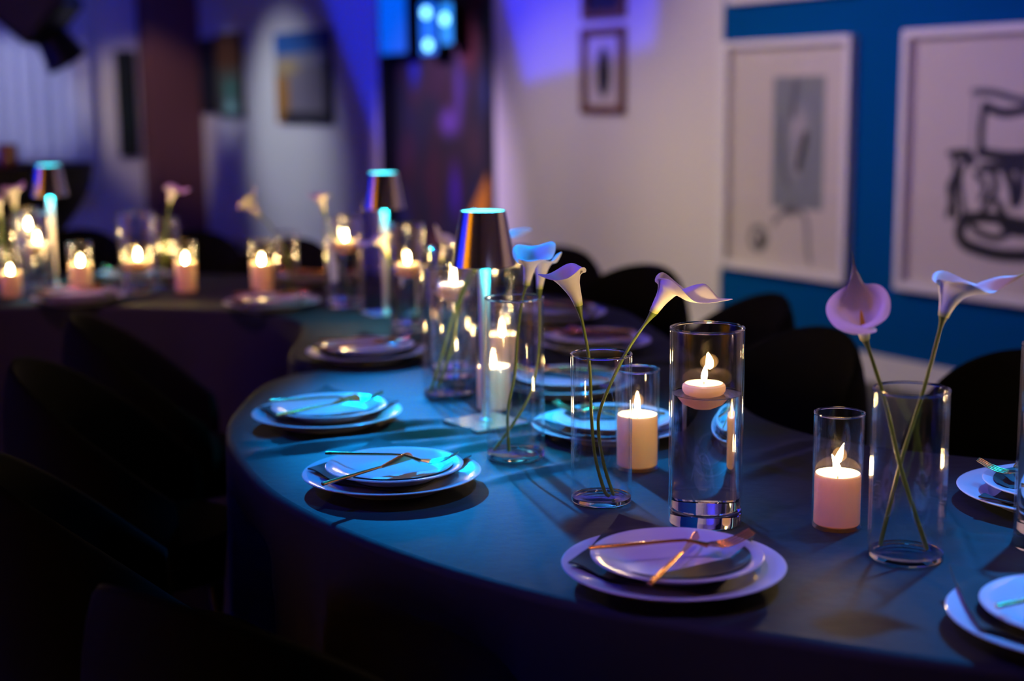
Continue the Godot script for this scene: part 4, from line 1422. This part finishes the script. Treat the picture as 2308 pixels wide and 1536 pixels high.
	calla("calla facing the viewer with an upright green tip, at right", Vector3(0.478, y, -1.669), [Vector3(0.024, 0.012, 0.008), Vector3(-0.0105, 0.1107, 0.008), Vector3(-0.0339, 0.1987, 0.008), Vector3(-0.0600, 0.274, 0.008)], Vector3(-0.26, 0.85, 0.5), Vector3(0.0, 1, -0.9), 0.0060, 0.120, 0.062, [[0, 0.10], [0.35, 0.50], [0.6, 0.35], [0.8, -0.55], [1, -0.3]], [[0, 0.10], [0.35, 0.30], [0.7, 0.85], [1, 1.6]], 0.45, 0.0028, 0.22)
	calla("calla with its point stretched far right, at the right edge", Vector3(0.478, y, -1.669), [Vector3(-0.0285, 0.012, -0.01), Vector3(-0.007, 0.1162, -0.01), Vector3(0.0179, 0.209, -0.01), Vector3(0.0375, 0.296, -0.01)], Vector3(0.28, 1, 0.08), Vector3(1, 0.05, 0.1), 0.0062, 0.108, 0.052, [[0, 0.15], [0.3, 0.45], [0.6, 1.00], [0.8, 1.30], [1, 0.95]], [[0, 0.20], [0.4, 0.30], [0.75, 0.45], [1, 1.2]], 0.45, 0.0028, 0.12)
	calla("calla hidden behind the nearest cone lamp, tail out on its right", Vector3(-0.121, y, -2.648), [Vector3(-0.034, 0.012, 0.01), Vector3(-0.0084, 0.09, 0.008), Vector3(0.0139, 0.1661, 0.0), Vector3(0.0458, 0.240, -0.03), Vector3(0.075, 0.275, -0.045)], Vector3(0.5, 1, 0), Vector3(1, 0.1, 0), 0.0055, 0.095, 0.05, [[0, 0.1], [0.4, 0.5], [0.75, 1.0], [1, 1.5]], A, 0.45, 0.0034)
	calla("calla with a green stem left of the nearest cone lamp's stem", Vector3(-0.121, y, -2.648), [Vector3(-0.022, 0.013, -0.01), Vector3(0.0086, 0.0984, -0.01), Vector3(0.0224, 0.1744, -0.01), Vector3(0.050, 0.235, -0.035)], Vector3(0.1, 1, -0.3), Vector3(-1, 0.2, 0), 0.0055, 0.07, 0.05, A, B, 0.5, 0.0034)
	calla("pale calla drooping left before the second cone lamp", Vector3(-0.254, y, -3.44), [Vector3(-0.016, 0.022, 0.0), Vector3(-0.0302, 0.1045, 0.0), Vector3(-0.0480, 0.185, 0.0)], Vector3(-0.35, 1, 0.1), Vector3(-1, -0.4, 0.1), 0.0060, 0.09, 0.058, [[0, 0.1], [0.4, 0.6], [0.75, 1.3], [1, 1.9]], A, 0.5)
	calla("pale calla with broad mouth left of the nearest lampshade", Vector3(-0.254, y, -3.44), [Vector3(0.0109, 0.022, 0.0), Vector3(0.0420, 0.0928, 0.0), Vector3(0.088, 0.172, 0.0)], Vector3(0.3, 1, 0.25), Vector3(-0.9, 0.6, 0.1), 0.0062, 0.092, 0.062, A, B, 0.6)
	calla("blurred pink calla left of the second cone lamp", Vector3(-0.457, y, -3.869), [Vector3(0.0143, 0.020, 0.0), Vector3(-0.0124, 0.1226, 0.0), Vector3(-0.0501, 0.2600, 0.0)], Vector3(-0.25, 1, 0.15), Vector3(-1, 0.2, 0.2), 0.0060, 0.066, 0.052, A, B, 0.6)
	calla("blurred violet calla leaning left over the far table", Vector3(-0.655, y, -4.14), [Vector3(0.012, 0.012, 0.0), Vector3(-0.0083, 0.1312, 0.0), Vector3(-0.050, 0.205, 0.0), Vector3(-0.075, 0.225, 0.0)], Vector3(-0.55, 1, 0.05), Vector3(0.9, 0.6, 0.0), 0.0062, 0.088, 0.075, [[0, 0.1], [0.4, 0.25], [0.75, 0.3], [1, 1.0]], [[0, 0.1], [0.4, 0.45], [0.75, 0.85], [1, 1.1]], 0.5)
	calla("blurred violet calla behind the low floating candle", Vector3(-1.05, y, -4.31), [Vector3(-0.01, 0.01, 0.0), Vector3(0.002, 0.158, 0.0), Vector3(0.020, 0.255, 0.0)], Vector3(0.3, 1, 0.1), Vector3(1, 0.1, 0.1), 0.0062, 0.085, 0.058, [[0, 0.1], [0.4, 0.4], [0.75, 1.1], [1, 1.9]], A, 0.55)
	vase("clear vase with one calla hidden behind the low floating candle", Vector3(-1.05, y, -4.31), 0.0420, 0.21, 0.008, 0.0, "clear glass vases")
	calla("violet calla standing upright at the left edge", Vector3(-1.53, y, -4.30), [Vector3(0.02, 0.012, 0.0), Vector3(0.030, 0.1516, 0.0), Vector3(0.034, 0.245, 0.0)], Vector3(0.0, 1, 0.15), Vector3(0.6, 0.4, -0.4), 0.0062, 0.085, 0.07, A, A, 0.6)
	calla("pale calla cut by the left edge of the picture", Vector3(-1.53, y, -4.30), [Vector3(-0.013, 0.012, 0.0), Vector3(-0.0104, 0.1521, 0.0), Vector3(-0.012, 0.2192, 0.0)], Vector3(-0.2, 1, 0.25), Vector3(-0.8, 0.3, 0), 0.0062, 0.085, 0.065, A, B, 0.6)
